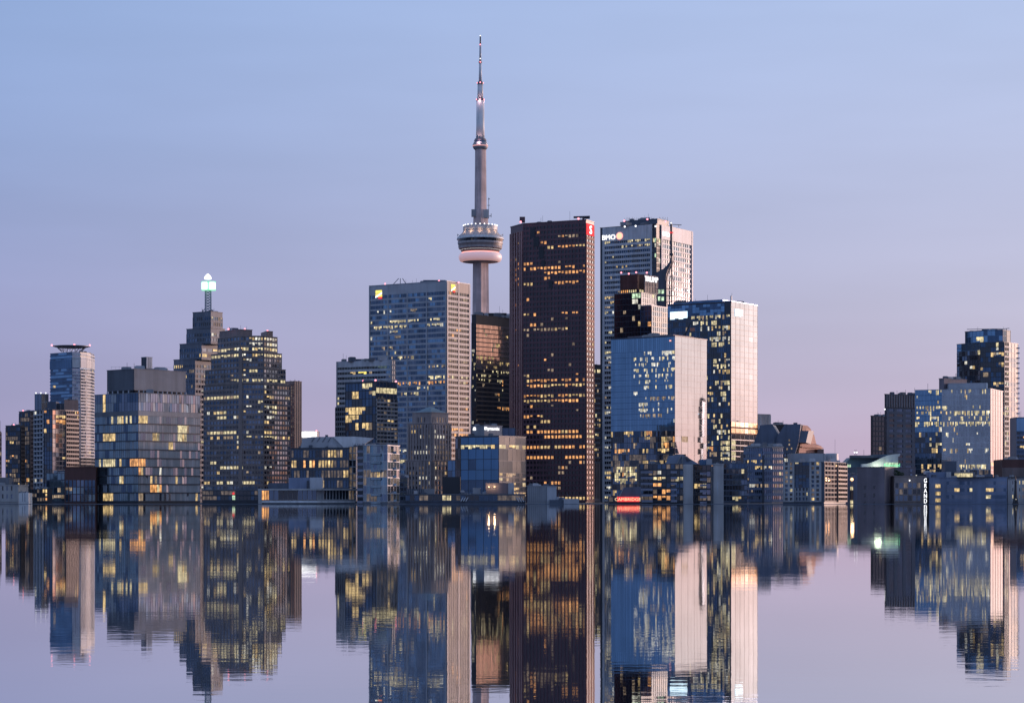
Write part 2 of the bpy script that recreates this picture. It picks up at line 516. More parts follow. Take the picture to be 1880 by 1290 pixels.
# ================================================================== the setting
def structure(o): o['kind'] = 'structure'; return o
structure(ob('water', mesh('water', [(-45000, -3000, 0), (45000, -3000, 0), (45000, 80000, 0), (-45000, 80000, 0)], [(0, 1, 2, 3)], ['water'])))
structure(MB().box(-2600, 2600, 1130.3, 9000, -3, GROUND).put('city_ground', 'asphalt'))
structure(MB().box(-2600, 2600, 1129.4, 1130.2, -3, .17).put('quay_wall', 'slate_panel'))

# ================================================================== far back: the communications tower
TD = 2500.0
tp = PX(881.8, TD)
tw = thing('communication_tower', 'tall concrete needle tower with a round pink-lit observation pod and antenna mast', 'tower', (tp.x, tp.y, GROUND))
u = TD / F
def tz(y): return Z(y, TD) - GROUND
def plan(r, ri, a0=-100):
    o = []
    for k in range(3):
        a = R(a0 + 120 * k)
        dl = .28
        o += [Vector((r * math.cos(a - dl), r * math.sin(a - dl))), Vector((r * math.cos(a + dl), r * math.sin(a + dl)))]
        a2 = a + R(60)
        o += [Vector((ri * math.cos(a2 - .42), ri * math.sin(a2 - .42))), Vector((ri * math.cos(a2 + .42), ri * math.sin(a2 + .42)))]
    return o
q = MB()
lv = [(921, 32, 15), (850, 26, 13.5), (760, 21, 12.5), (660, 18, 12), (575, 16, 11.8), (478, 15, 11.5)]
for (y0, r0, i0), (y1, r1, i1) in zip(lv, lv[1:]):
    q.prism(plan(r0 * u, i0 * u), tz(y0), tz(y1), plan(r1 * u, i1 * u))
q.put('shaft', 'tower_concrete', tw)
q = MB()
q.prism(plan(14.6 * u, 12 * u), tz(412), tz(384), plan(13.5 * u, 10.6 * u))
q.prism(plan(11.6 * u, 9.6 * u), tz(384), tz(274), plan(10.6 * u, 9.2 * u))
q.put('upper_shaft', 'tower_concrete', tw)
def ring(name, m, prof, smooth=False, par=tw):
    return MB().lathe([(r * u, tz(y)) for r, y in prof], 48).put(name, m, par, smooth=smooth)
ring('pod_underside', 'tower_concrete', [(17, 483), (34, 480.8)])
ring('radome', 'radome_skin', [(34, 481), (37, 479.8), (39, 476.5), (39.8, 472.5), (39.3, 469), (37.5, 466.2), (34, 465.2)], True)
ring('flood_light_ring', 'glow_coral', [(33.2, 465.1), (34.6, 464.9), (34.6, 463.9), (33.2, 463.9)])
ring('outdoor_terrace', 'rose_granite', [(32.5, 465), (38.5, 457)])
ring('terrace_light_ring', 'glow_white', [(35.6, 460.4), (36.6, 459.6), (36.6, 458.5), (35.6, 458.5)])
ring('deck_floor', 'rose_white', [(39.4, 457), (40.6, 453.4)])
ring('lower_deck_window', 'rose_granite', [(40.0, 453.4), (40.6, 448.6)])
ring('deck_band', 'rose_white', [(41.3, 448.6), (41.6, 445.2)])
ring('upper_deck_window', 'dark_glass', [(41.2, 445.2), (42.0, 440.2)])
ring('deck_roof', 'white_paint', [(43.2, 440.2), (43.2, 438.4), (42.4, 436.2)])
ring('cone_roof', 'rose_white', [(41, 436.2), (37, 431.5), (33, 427.5), (31, 424)])
ring('cone_light_ring', 'lamp_warm', [(29.5, 425.4), (31.2, 425.4), (31.2, 424.4), (29.5, 424.2)])
for k in range(5):
    a = R(-150 + 30 * k)
    lt = bpy.data.lights.new('crown_flood_light', 'POINT'); lt.energy = 420; lt.color = (1, .60, .32); lt.shadow_soft_size = .6
    lo = bpy.data.objects.new('crown_flood_light', lt); link(lo, tw); lo.location = (35.5 * u * math.cos(a), 35.5 * u * math.sin(a), tz(425.4))
ring('crown_ring', 'white_stone', [(30.5, 424.1), (31.6, 423), (31.6, 415.6), (30.6, 415.2), (29.5, 417)])
for k in range(24):
    a = 2 * math.pi * k / 24
    o = ob('deck_light', shared('decklight', lambda: mesh('deck_light', *(lambda s: (s.v, s.f))(sphere(.75)), ['glow_white'])), tw, (31.1 * u * math.cos(a), 31.1 * u * math.sin(a), tz(414.4)))
for s_ in (-1, 1):
    q = MB(); q.bar((s_ * 36 * u, -14, tz(437)), (s_ * 41.5 * u, -10, tz(432)), .35); q.bar((s_ * 41.5 * u, -10, tz(436.5)), (s_ * 41.5 * u, -10, tz(431.5)), .3)
    q.put('service_davit', 'grey_panel', tw)
MB().box(-16.2 * u, -7 * u, -9 * u, 4 * u, tz(398), tz(385.5)).put('equipment_cabin', 'grey_panel', tw)
MB().box(6.2 * u, 16 * u, -9 * u, 4 * u, tz(401), tz(385.5)).put('equipment_cabin', 'concrete', tw)
q = MB(); q.bar((15.5 * u, -4, tz(386)), (15.5 * u, -4, tz(364)), .28); q.bar((13 * u, -4, tz(378)), (18 * u, -4, tz(378)), .3); q.bar((14.5 * u, -5, tz(366.5)), (17.5 * u, -5, tz(366.5)), .5)
q.bar((15 * u, -4, tz(398)), (20.5 * u, -4, tz(397)), .4); q.bar((20 * u, -4, tz(400)), (20 * u, -4, tz(393)), .35)
q.put('antenna_array', 'mid_panel', tw)
ring('sky_pod', 'grey_panel', [(10.6, 275), (13, 272.5), (13.8, 270), (14.2, 266.5), (13.2, 264.5), (12.2, 262)])
ring('sky_pod_window', 'navy_glass', [(12.2, 262), (11.4, 259.5)])
ring('sky_pod_roof', 'mauve_plaster', [(11.8, 259.5), (9.8, 255)])
ring('sky_pod_light_ring', 'glow_pink', [(14.05, 269.5), (14.35, 269), (14.35, 267.6), (14.1, 267.4)])
ring('lower_mast', 'white_paint', [(8.0, 256), (7.4, 230), (7.3, 185)], True)
ring('mast_collar', 'mid_panel', [(7.6, 185), (7.8, 182.5), (5.6, 181)])
ring('middle_mast', 'white_paint', [(5.4, 182), (5.0, 155)], True)
ring('mast_collar', 'mid_panel', [(5.4, 155.5), (5.4, 152), (3, 149)])
ring('upper_mast', 'white_paint', [(2.8, 150), (2.3, 115)], True)
ring('mast_collar', 'dark_panel', [(2.9, 116.5), (2.9, 113)])
ring('mast_tip', 'pale_metal', [(2.0, 114), (1.6, 84)], True)
ring('antenna_spire', 'dark_panel', [(1.5, 84), (1.2, 67)], True)
for y, n, rr in ((183.5, 6, 7.6), (152.5, 4, 5.2), (114.5, 2, 2.6), (82.5, 2, 1.7)):
    for k in range(n):
        a = -math.pi / 2 + 2 * math.pi * k / n
        ob('beacon_light', shared('tb', lambda: mesh('beacon_light', *(lambda s: (s.v, s.f))(sphere(.8)), ['beacon'])), tw, (rr * u * math.cos(a), rr * u * math.sin(a), tz(y)))
ob('beacon_light', shared('tbw', lambda: mesh('beacon_light', *(lambda s: (s.v, s.f))(sphere(.7)), ['glow_white'])), tw, (0, -3, tz(109)))
ob('beacon_light', SHARED['tbw'], tw, (0, 0, tz(66)))

for k in range(3):
    for yy, rr, en in ((262.5, 11.5, 2600), (184.5, 7.5, 900)):
        a = R(-100 + 120 * k)
        lt = bpy.data.lights.new('mast_flood_light', 'POINT'); lt.energy = en; lt.color = (1, .62, .66); lt.shadow_soft_size = 1
        lo = bpy.data.objects.new('mast_flood_light', lt); link(lo, tw); lo.location = (rr * u * math.cos(a) * 1.25, rr * u * math.sin(a) * 1.25, tz(yy))

# ================================================================== the bank towers
# pale slab tower with emblem signs at both upper corners
b = Building('office_tower', 'broad blue-grey slab tower with yellow and red emblem signs, left of the needle tower', 'skyscraper', 2100, 820)
k = b.block(corner(678, 820, 862.5, 2100, 33), 516, m='mid_panel', parapet='pale_metal', ph=.6)
k.fac(0, 517, 534.5, 18, 1, 1, 0, .5, 'pale_metal', glass=('navy_glass',), p0=0)
k.fac(1, 517, 534.5, 18, 1, 1, 0, .5, 'rose_granite', glass=('navy_glass',), p0=0)
C3 = ('lit_cream', 'lit_white', 'lit_dim', 'lit_cream')
k.fac(0, 534.5, 920, 9.72, 48, .36, .12, .25, 'pale_metal', glass=('navy_glass', 'navy_glass', 'blue_glass', 'slate_glass'), p0=.02, lm=C3, half=.75,
      lit=[(593, 715, 745, .85, 'lit_cream'), (591, 749, 770, .95, 'lit_cream'), (587, 785, 812, .5, 'lit_cream'), (603, 688, 747, .92, 'lit_cream'), (599, 757, 770, .5), (596, 784, 810, .8, 'lit_cream'),
           (572, 690, 722, .35, 'lit_white'), (612, 716, 735, .4), (622, 714, 732, .5), (637, 680, 745, .3, 'lit_dim'), (656, 714, 770, .4, 'lit_dim'), (669, 784, 816, .6, 'lit_dim'), (692, 786, 818, .75, 'lit_cream'), (703, 730, 820, .55, 'lit_amber'), (714, 760, 790, .3), (723, 735, 770, .3),
           (830, 728, 748, .8, 'lit_white'), (847, 728, 748, .8, 'lit_cream')])
k.fac(1, 534.5, 920, 9.72, 10, .44, .12, .5, 'rose_white', glass=('wine_glass', 'dark_glass'), p0=.06, lm=('lit_dim', 'lit_cream', 'lit_amber'),  # rosy spandrels carry the pink sky this side reflects in their colour
      lit=[(788, 822, 862, .6, 'lit_amber'), (797, 822, 862, .3, 'lit_amber'), (692, 822, 862, .3), (663, 822, 862, .3, 'lit_dim')])
for i, nb in ((0, 4), (1, 2)):
    k.fac(i, 517, 920, 404, nb, 0, 1.5, .55, 'pale_metal', glass=('mid_panel',), p0=0, piers='each', tilt=0) if False else None
def posts(b, blk, i, n, w, m, y0, y1, pr=.7, name='pier'):
    a, c = blk.pts[i], blk.pts[i + 1]; d = c - a; Lf = d.length; rz = math.atan2(d.y, d.x)
    z0, z1 = max(Z(y1, blk.D), GROUND), Z(y0, blk.D)
    me = mesh(name, boxv(-w / 2, w / 2, -pr, .02, 0, z1 - z0), BOXF, [m])
    for j in range(n + 1):
        x = min(max(Lf * j / n, w / 2), Lf - w / 2); v = a + d.normalized() * x - b.loc.xy
        ob(name, me, b.e, (v.x, v.y, z0 - b.loc.z), rz)
posts(b, k, 0, 4, 1.3, 'pale_metal', 517.5, 920)
posts(b, k, 1, 2, 2.0, 'rose_white', 517.5, 920)
for px, y in ((707, 521), (806, 515.5), (842, 518.5)): beacon(b.e, px, y, 2115, .8)
addbox(b, 'plant_room', 'slate_panel', 777, 818, 514, 518, 2118, 20)
q = []
for x0, x1 in ((722, 732), (735, 735), (746, 739)):
    p0, p1 = PX(x0, 2135), PX(x1, 2135)
    q.append(((p0.x, p0.y, Z(522, 2135)), (p1.x, p1.y, Z(511, 2135))))
b.bars('roof_mast', 'slate_panel', q, .35)
def emblem(blk, i, px, y, w, h, label):
    p, rz, D = blk.at(i, px, y, .75)
    t_ = thing('illuminated_emblem', label, 'sign', p, rz=rz)
    s = D / F
    fw = s * w / abs(math.cos(rz)); hh = s * h
    MB().box(-fw / 2, fw / 2, 0, .5, hh * .12, hh / 2).put('upper_bar', 'glow_yellow', t_)
    MB().prism([Vector((-fw / 2, .0)), Vector((fw / 2, 0)), Vector((fw / 2, .5)), Vector((-fw / 2, .5))], -hh * .38, hh * .05).put('lower_bar', 'glow_yellow', t_)
    MB().add([(-fw * .5, -.15, -hh * .3), (fw * .5, -.15, hh * .22), (fw * .5, -.15, hh * .02), (-fw * .5, -.15, -hh * .5), (-fw * .5, .1, -hh * .3), (fw * .5, .1, hh * .22), (fw * .5, .1, hh * .02), (-fw * .5, .1, -hh * .5)],
             [(0, 3, 2, 1), (4, 5, 6, 7), (0, 1, 5, 4), (1, 2, 6, 5), (2, 3, 7, 6), (3, 0, 4, 7)]).put('white_stripe', 'glow_white', t_)
    MB().box(-fw * .08, fw * .5, -.1, .4, -hh * .62, -hh * .36).put('red_base', 'glow_red', t_)
emblem(k, 0, 696, 532, 12, 14, 'yellow and red emblem sign at the top left of the broad blue-grey slab tower')
emblem(k, 1, 831, 527, 7, 13, 'yellow and red emblem sign on the narrow pink face of the slab tower')

# black steel tower between the slab tower and the wine-red tower
b = Building('office_tower', 'black steel tower with sky reflection tinted into upper floors, in front of the needle tower', 'skyscraper', 2000, 874)
pts = corner(866, 874, 950, 2000, 40)
k = b.block(pts, 578, m='black_steel', parapet='black_steel', ph=.5)
k.fac(0, 592, 920, 8.3, 4, .35, .3, .4, 'black_steel', glass=('dark_glass',), p0=.22, lm=('lit_white', 'lit_cream'), half=.6)
k.fac(1, 595, 678, 8.4, 34, .20, .28, .35, 'black_steel', glass=('bronze_glass',), p0=.05, lm=('lit_warm', 'lit_dim'), tilt=.002,  # bronze glass above, dark glass below: the face's reflections put into colour
      lit=[(655, 875, 905, .35, 'lit_warm'), (664, 875, 905, .35, 'lit_warm'), (672, 890, 936, .4, 'lit_warm'), (622, 922, 938, .5, 'lit_warm'), (638, 905, 916, .6), (646, 898, 905, .6)])
k.fac(1, 678, 920, 8.4, 34, .30, .28, .35, 'black_steel', glass=('dark_glass',), p0=.05, lm=('lit_cream', 'lit_dim', 'lit_amber'), half=.7,
      lit=[(687, 875, 938, .6, 'lit_cream'), (696, 876, 915, .5, 'lit_cream'), (723, 908, 916, .7, 'lit_amber'), (749, 912, 936, .8, 'lit_amber'), (731, 912, 920, .5)])
addbox(b, 'roof_plant', 'black_steel', 884, 930, 574.5, 580, 2035, 14)

# wine-red granite tower
b = Building('office_tower', 'dark wine-red granite tower with rows of amber lit windows and a red corner emblem', 'skyscraper', 1780, 1076)
pts = [PX(937.5, 1828), PX(960, 1806), PX(1076, 1780), PX(1090.5, 1796)]
k = b.block(pts, 404, m='wine_granite', parapet='wine_granite', back=[PX(1085, 1850), PX(955, 1880)], D=1780, ph=.6)
AM = ('lit_amber', 'lit_amber', 'lit_amber', 'lit_warm')
rows = [(y_, 958, 1076, .05, 'lit_dim') for y_ in (460, 470, 480, 540, 558, 586, 623, 632, 642, 651, 672, 681, 691, 747, 757, 807, 826, 845, 854, 864, 873, 892)] + [(430, 1023, 1062, .5, 'lit_dim'), (430, 983, 992, .6, 'lit_dim'), (450, 990, 1030, .55), (450, 1030, 1076, .4), (489, 958, 975, .8), (489, 996, 1028, .9), (489, 1036, 1076, .8), (497, 958, 1076, .85),
        (508, 1000, 1010, .8), (518, 958, 982, .9), (518, 1018, 1060, .9), (549, 960, 975, .5), (577, 960, 972, .8), (577, 978, 984, .5, 'lit_dim'), (574, 1030, 1062, .7), (595, 968, 1000, .5, 'lit_dim'), (604, 960, 1045, .55, 'lit_dim'), (614, 964, 985, .5, 'lit_dim'),
        (663, 1000, 1006, .7), (700, 964, 980, .3), (700, 964, 1076, .82), (709.5, 968, 1076, .7), (728, 958, 1076, .9), (738, 960, 1068, .82), (769, 960, 1010, .6), (788, 965, 1060, .9), (797, 965, 1060, .92), (817, 960, 1076, .97), (835, 960, 1018, .97), (835, 1038, 1050, .8),
        (883, 1000, 1040, .4), (911, 1020, 1076, .85), (911, 960, 1020, .3)]
rows = [(q[0], q[1], q[2], q[3] if q[3] < .3 else q[3] ** .4, *q[4:]) for q in rows]
k.fac(1, 410, 921, 9.46, 18, .44, .95, .55, 'wine_granite', glass=('wine_glass',), lit=rows, p0=.012, lm=AM, tilt=.002, run=.5, piers='join')
k.fac(0, 417, 921, 9.46, 5, .45, 2.2, .6, 'wine_granite', 'wine_rib', glass=('wine_glass',), p0=.05, lm=AM, lit=[(497, 937, 960, .7), (508, 937, 960, .5), (518, 937, 960, .5), (480, 937, 960, .5)], pp=.5, piers='each')
k.fac(2, 410, 921, 9.46, 3, .5, .9, .5, 'red_stone', 'red_stone', glass=('pale_glass', 'mirror_glass'), p0=.1, lm=('lit_warm', 'lit_cream'), lit=[(788, 1076, 1100, .6), (797, 1076, 1100, .5), (817, 1076, 1100, .9), (911, 1076, 1100, .9)])  # coral spandrels put this side's peach sunset light into the colour
# stepped notch climbing down the upper left of the main face
for x0, x1, ya, yb in ((974, 983, 412, 430), (980, 990, 430, 447), (990, 999, 449, 470), (995, 1001, 473, 486), (1008, 1015, 512, 525)):
    p, rz, D = k.at(1, x0, ya, 0); p2, _, _ = k.at(1, x1, yb, 0)
    wv = (p2.xy - p.xy).length
    MB().box(0, wv, -.75, -.05, 0, p.z - p2.z).put('notch_panel', 'black_steel', b.e, (p.x - b.loc.x, p.y - b.loc.y, p2.z - b.loc.z), rz)
addbox(b, 'roof_drum', 'wine_granite', 954, 964, 398, 407, 1822, 8)
b.bars('window_washing_crane', 'dark_panel', [((PX(1071, 1800).x, 1800, Z(405, 1800)), (PX(1071, 1800).x, 1800, Z(397.5, 1800))), ((PX(1053, 1800).x, 1800, Z(399, 1800)), (PX(1083, 1800).x, 1800, Z(398, 1800)))], .9)
addbox(b, 'crane_cab', 'dark_panel', 1073, 1083, 396.5, 400.5, 1800, 5)
for px, y in ((956, 407.5), (1062, 401.5)): beacon(b.e, px, y, 1797, .9)
p, rz, D = k.at(2, 1082.5, 420, .75)
t_ = thing('illuminated_emblem', 'red glowing emblem at the top right corner of the wine-red tower', 'sign', p, rz=rz)
s = D / F
MB().box(-8.2, 8.2, 0, .4, -10.5 * s, 10.5 * s).put('panel', 'glow_red', t_)
letters('lettering', 'S', 'glow_white', 15 * s, .5, t_, (0, -.25, -7.5 * s), 0, sx=1.25)

# striped white tower behind, three-letter sign
b = Building('office_tower', 'tall white stone tower with dark window stripes and roundel sign, right of the wine-red tower', 'skyscraper', 2050, 1205)
pts = corner(1102, 1205, 1270.5, 2050, 32)
k = b.block(pts, 411, m='dark_panel', parapet='dark_panel', ph=.4)
ta = .05; tb = .935
k.fac(0, 411.5, 437, 27, 6, 1, 0, .9, 'white_stone', glass=('dark_panel',), p0=0, t0=ta, t1=tb)
W3 = ('lit_cream', 'lit_white', 'lit_dim')
k.fac(0, 437, 920, 9.2, 26, .46, .1, .9, 'white_stone', glass=('dark_glass', 'navy_glass'), p0=.05, lm=W3, t0=ta, t1=tb, half=.5,
      lit=[(441, 1106, 1120, .7), (441, 1150, 1200, .7, 'lit_cream'), (450, 1106, 1118, .5), (450, 1143, 1200, .6, 'lit_cream'), (487, 1130, 1160, .4, 'lit_warm'), (551, 1108, 1128, .6, 'lit_warm'),
           (615, 1104, 1126, .5), (634, 1104, 1126, .8, 'lit_cream'), (644, 1104, 1126, .7, 'lit_cream'), (652, 1104, 1126, .7), (662, 1104, 1126, .5), (744, 1104, 1126, .5), (753, 1104, 1126, .6), (808, 1104, 1126, .6, 'lit_white'), (826, 1104, 1126, .9, 'lit_white'), (872, 1104, 1126, .8, 'lit_warm'), (899, 1104, 1126, .7, 'lit_white'), (909, 1104, 1126, .9, 'lit_cream')])
k.fac(1, 411.5, 437, 27, 6, 1, 0, .9, 'white_stone', glass=('dark_panel',), p0=0, t0=.115, t1=1)
k.fac(1, 437, 920, 9.2, 14, .30, .12, .5, 'white_stone', glass=('pale_glass', 'pale_glass', 'mirror_glass'), p0=.02, lm=('lit_dim',), t0=.115, t1=1)
# recessed dark corner with its few lit panes
k.fac(0, 437, 920, 9.2, 2, .2, .1, .2, 'dark_panel', glass=('dark_glass',), p0=.25, lm=('lit_white', 'lit_green'), t0=.942, t1=.998, half=.6, lit=[(441, 1190, 1206, 1, 'lit_cream')])
k.fac(1, 437, 920, 9.2, 2, .2, .1, .2, 'dark_panel', glass=('dark_glass',), p0=.25, lm=('lit_white', 'lit_green'), t0=.002, t1=.108, half=.6, lit=[(441, 1200, 1214, 1, 'lit_cream')])
for i, t0_, t1_ in ((0, ta, tb), (1, .115, 1)):
    a_, c_ = k.pts[i].lerp(k.pts[i + 1], t0_), k.pts[i].lerp(k.pts[i + 1], t1_)
    d = c_ - a_; rz = math.atan2(d.y, d.x); h_ = k.z1 - GROUND
    me = mesh('corner_pier', boxv(0, 2.2, -1.15, .02, 0, h_), BOXF, ['white_stone'])
    for x in (0, d.length - 2.2):
        v = a_ + d.normalized() * x - b.loc.xy
        ob('corner_pier', me, b.e, (v.x, v.y, 0), rz)
c0 = corner(1147, 1207, 1228, 2075, 32)
k2 = b.block(c0, 402, 413, m='slate_panel', name='roof_plant', parapet='slate_panel', ph=.4)
b.block(corner(1139, 1150, 1160, 2062, 32), 407, 414, m='grey_panel', name='roof_plant')
q = []
for i in range(46):
    px = 1138 + i * 2.1 + rnd.uniform(-.8, .8); D_ = 2075 + rnd.uniform(0, 25); yb_ = 404 if 1147 < px < 1226 else 411
    p = PX(px, D_); h0 = Z(yb_ + 2, D_); h1 = Z(yb_ - rnd.uniform(1, 6), D_)
    q.append(((p.x, p.y, h0), (p.x + rnd.uniform(-.8, .8), p.y, h1)))
b.bars('roof_antennas', 'mid_panel', q, .16, 3)
for px, y, m in ((1146, 405.5, 'beacon'), (1188.5, 402.5, 'beacon'), (1222, 407, 'beacon'), (1147, 416.2, 'glow_white'), (1167, 415, 'glow_white'), (1203.5, 415.5, 'glow_white')):
    beacon(b.e, px, y, 2044, .9, m, 'beacon_light' if m == 'beacon' else 'flood_light')
def word(blk, i, px, y, hpx, text, m, label, off=1.15, sx=1., name='illuminated_sign', disc=None, spacing=1.):
    p, rz, D = blk.at(i, px, y, off)
    s = D / F
    t_ = thing(name, label, 'sign', p, rz=rz)
    lw = letters('lettering', text, m, hpx * s, .5, t_, (0, 0, -hpx * s / 2), 0, sx=sx, spacing=spacing)
    return t_, s, rz
t_, s, rz = word(k, 0, 1118.6, 429.5, 8.6, 'BMO', 'glow_white', 'white three-letter sign with a glowing roundel on the dark striped face', sx=1.06)
q = MB(); n = 24
q.prism([Vector((math.cos(2 * math.pi * j / n) * 6.6 * s, math.sin(2 * math.pi * j / n) * 6.6 * s)) for j in range(n)], 0, .5)
q.v = [(x, -z, y) for x, y, z in q.v]
q.put('roundel', 'glow_coral', t_, (19.4 * s / math.cos(rz), .1, 1.0 * s))
q = MB(); q.prism([Vector((math.cos(2 * math.pi * j / n) * 4.9 * s, math.sin(2 * math.pi * j / n) * 4.9 * s)) for j in range(n)], 0, .2)
q.v = [(x, -z, y) for x, y, z in q.v]
q.put('roundel_face', 'glow_yellow' if False else 'glow_warm', t_, (19.4 * s / math.cos(rz), -.42, 1.0 * s))
word(k, 1, 1221, 426.5, 8, 'BMO', 'glow_white', 'faint white three-letter sign on the bright pink face of the striped tower', sx=1.1)

# office block glimpsed between the wine-red and the white tower
b = Building('office_block', 'dark slim office block seen in the gap right of the wine-red tower', 'building', 2250, 1098)
k = b.block([PX(1080, 2250), PX(1112, 2254)], 671, m='dark_panel', parapet='dark_panel')
k.fac(0, 678, 850, 9.0, 10, .35, .3, .4, 'mid_panel', glass=('dark_glass',), p0=.3, lm=('lit_warm', 'lit_cream', 'lit_dim'))
k.fac(0, 850, 920, 70, 11, .08, .9, .6, 'taupe_stone', glass=('dark_glass',), p0=0)

# ================================================================== hotel tower with the curved sail and spire
b = Building('hotel_tower', 'stepped dark glass tower with a curved sail and a tall thin spire', 'skyscraper', 1900, 1177)
WH = ('lit_white', 'lit_cream', 'lit_dim')
k = b.block(corner(1128, 1177, 1205, 1900, 34), 537, m='dark_panel', parapet='grey_panel', ph=.4)
k.fac(0, 538, 920, 10.2, 9, .16, .25, .3, 'dark_panel', glass=('dark_glass', 'dark_glass', 'navy_glass'), p0=.04, lm=WH, half=.3,
      lit=[(544, 1160, 1176, .9, 'lit_green'), (558, 1160, 1176, .9, 'lit_white'), (599, 1158, 1177, .8, 'lit_warm')])
k.fac(1, 537.5, 566, 9.3, 7, .14, .2, .3, 'pale_metal', glass=('pale_glass',), p0=.1, lm=('lit_cream',))
k2 = b.block(corner(1176, 1196, 1226, 1885, 34), 561, m='dark_panel', parapet='pale_metal', ph=.6)
k2.fac(0, 562, 920, 9.3, 3, .12, .2, .3, 'blue_metal', glass=('blue_glass', 'navy_glass'), p0=.03, lm=WH, lit=[(599, 1177, 1195, .6, 'lit_amber')])
k2.fac(1, 562, 920, 9.3, 8, .13, .2, .35, 'black_steel', glass=('pale_glass', 'mirror_glass'), p0=.02, lm=('lit_cream',))
k3 = b.block(corner(1139, 1171, 1186, 1912, 34), 504, 531, m='brick', name='crown', parapet='brick', ph=.4)
k3.fac(0, 504.5, 530, 13, 3, .08, .5, .3, 'brick', glass=('brick',), p0=0, tilt=0)
k4 = b.block(corner(1139, 1173, 1190, 1911, 34), 531, 537.5, m='dark_panel', name='lit_storey')
k4.fac(0, 531.2, 537.2, 6, 9, .2, .8, .2, 'brick', glass=('dark_glass',), p0=.9, lm=('lit_amber', 'lit_warm', 'lit_cream'), run=.9)
k4.fac(1, 531.2, 537.2, 6, 4, .2, .8, .2, 'brick', glass=('dark_glass',), p0=.9, lm=('lit_warm', 'lit_cream'), run=.9)
k5 = b.block(corner(1182.5, 1183.5, 1208, 1905, 40), 505, 537, m='slate_panel', name='sign_storey', parapet='slate_panel', ph=.3)
k5.fac(1, 505.2, 536, 10, 5, .1, .25, .25, 'mid_panel', glass=('dark_panel', 'mauve_stone'), p0=0)
word(k5, 1, 1194.5, 511.5, 9.5, 'TRUMP', 'glow_white', 'white five-letter lit sign at the top of the stepped dark glass tower', off=.9, sx=.92)
# the sail: a curved blade that sweeps up into the spire
D = 1930.0
def w3(px, y, dy=0.): p = PX(px, D); return (p.x, p.y + dy, Z(y, D))
curve = [(1205, 500), (1211, 497), (1218, 493), (1224, 487.5), (1228.5, 481), (1231, 473), (1231.8, 464)]
rightc = [(1234, 464), (1233.6, 478), (1230, 487), (1226, 494), (1223.5, 502), (1222.5, 512), (1222.5, 566), (1205, 566)]
poly = curve + rightc
v0 = [Vector(w3(x, y)) - b.loc for x, y in poly]; v1 = [p + Vector((2.5, 9, 0)) for p in v0]
n = len(poly)
MB().add(v0 + v1, [tuple(range(n))[::-1], tuple(range(n, 2 * n))] + [(i, (i + 1) % n, n + (i + 1) % n, n + i) for i in range(n)]).put('sail', 'slate_panel', b.e)
q = MB()
for x, y in ((1208, 531), (1214.5, 531), (1208, 544), (1214.5, 544)):
    p = Vector(w3(x, y + 8)) - b.loc
    q.box(p.x, p.x + 2.1, p.y - .3, p.y + .2, p.z, p.z + 3.6)
q.put('sail_window', 'lit_green', b.e)
segs = []
def path(pts): return [(w3(*pts[i], -1.5), w3(*pts[i + 1], -1.5)) for i in range(len(pts) - 1)]
segs += path([(1222.5, 566), (1222.5, 520), (1224, 508), (1227, 499), (1231, 492), (1233, 484)])
segs += path([(1228.3, 560), (1228.3, 516), (1230, 509), (1233.5, 505)])
segs += path([(1222.5, 530), (1234, 530)]) + path([(1222.5, 543), (1234, 543)]) + path([(1222.5, 555), (1234, 555)])
b.bars('sail_rib', 'dark_panel', segs, .38)
b.bars('guy_wire', 'mid_panel', path([(1234, 504), (1246, 557)]) + path([(1234, 500), (1241, 557)]) + path([(1234, 496), (1238, 557)]), .12)
q = MB()
for (xa, ya, ra), (xb, yb, rb) in zip([(1233, 566, .5), (1233, 470, .9), (1232.6, 462, 1.0)], [(1233, 470, .5), (1232.6, 462, 1.0), (1232.2, 411, .75)]):
    q.bar(Vector(w3(xa, ya)) - b.loc, Vector(w3(xb, yb)) - b.loc, ra, 8, rb if ya == 566 else ra)
q.bar(Vector(w3(1232.5, 469)) - b.loc, Vector(w3(1232.5, 465)) - b.loc, 1.9, 8)
q.put('spire', 'dark_panel', b.e)
b.bars('spire_boom', 'dark_panel', path([(1234, 412.5), (1251, 413.5)]) + path([(1246, 413.4), (1246, 417.5)]), .3)
beacon(b.e, 1232.2, 409.5, 1893, .6, 'glow_white'); beacon(b.e, 1231, 427, 1893, .9, 'glow_red'); beacon(b.e, 1234.6, 427, 1893, .7, 'glow_red')
for px, y in ((1140.5, 500.5), (1154.5, 502.5), (1168, 500), (1187.5, 500.5)):
    beacon(b.e, px, y, 1903, .8)
b.bars('beacon_post', 'dark_panel', [((PX(px, 1904).x, 1904, Z(505, 1904)), (PX(px, 1904).x, 1904, Z(y, 1904))) for px, y in ((1140.5, 500), (1154.5, 502), (1168, 500), (1187.5, 500))], .15)

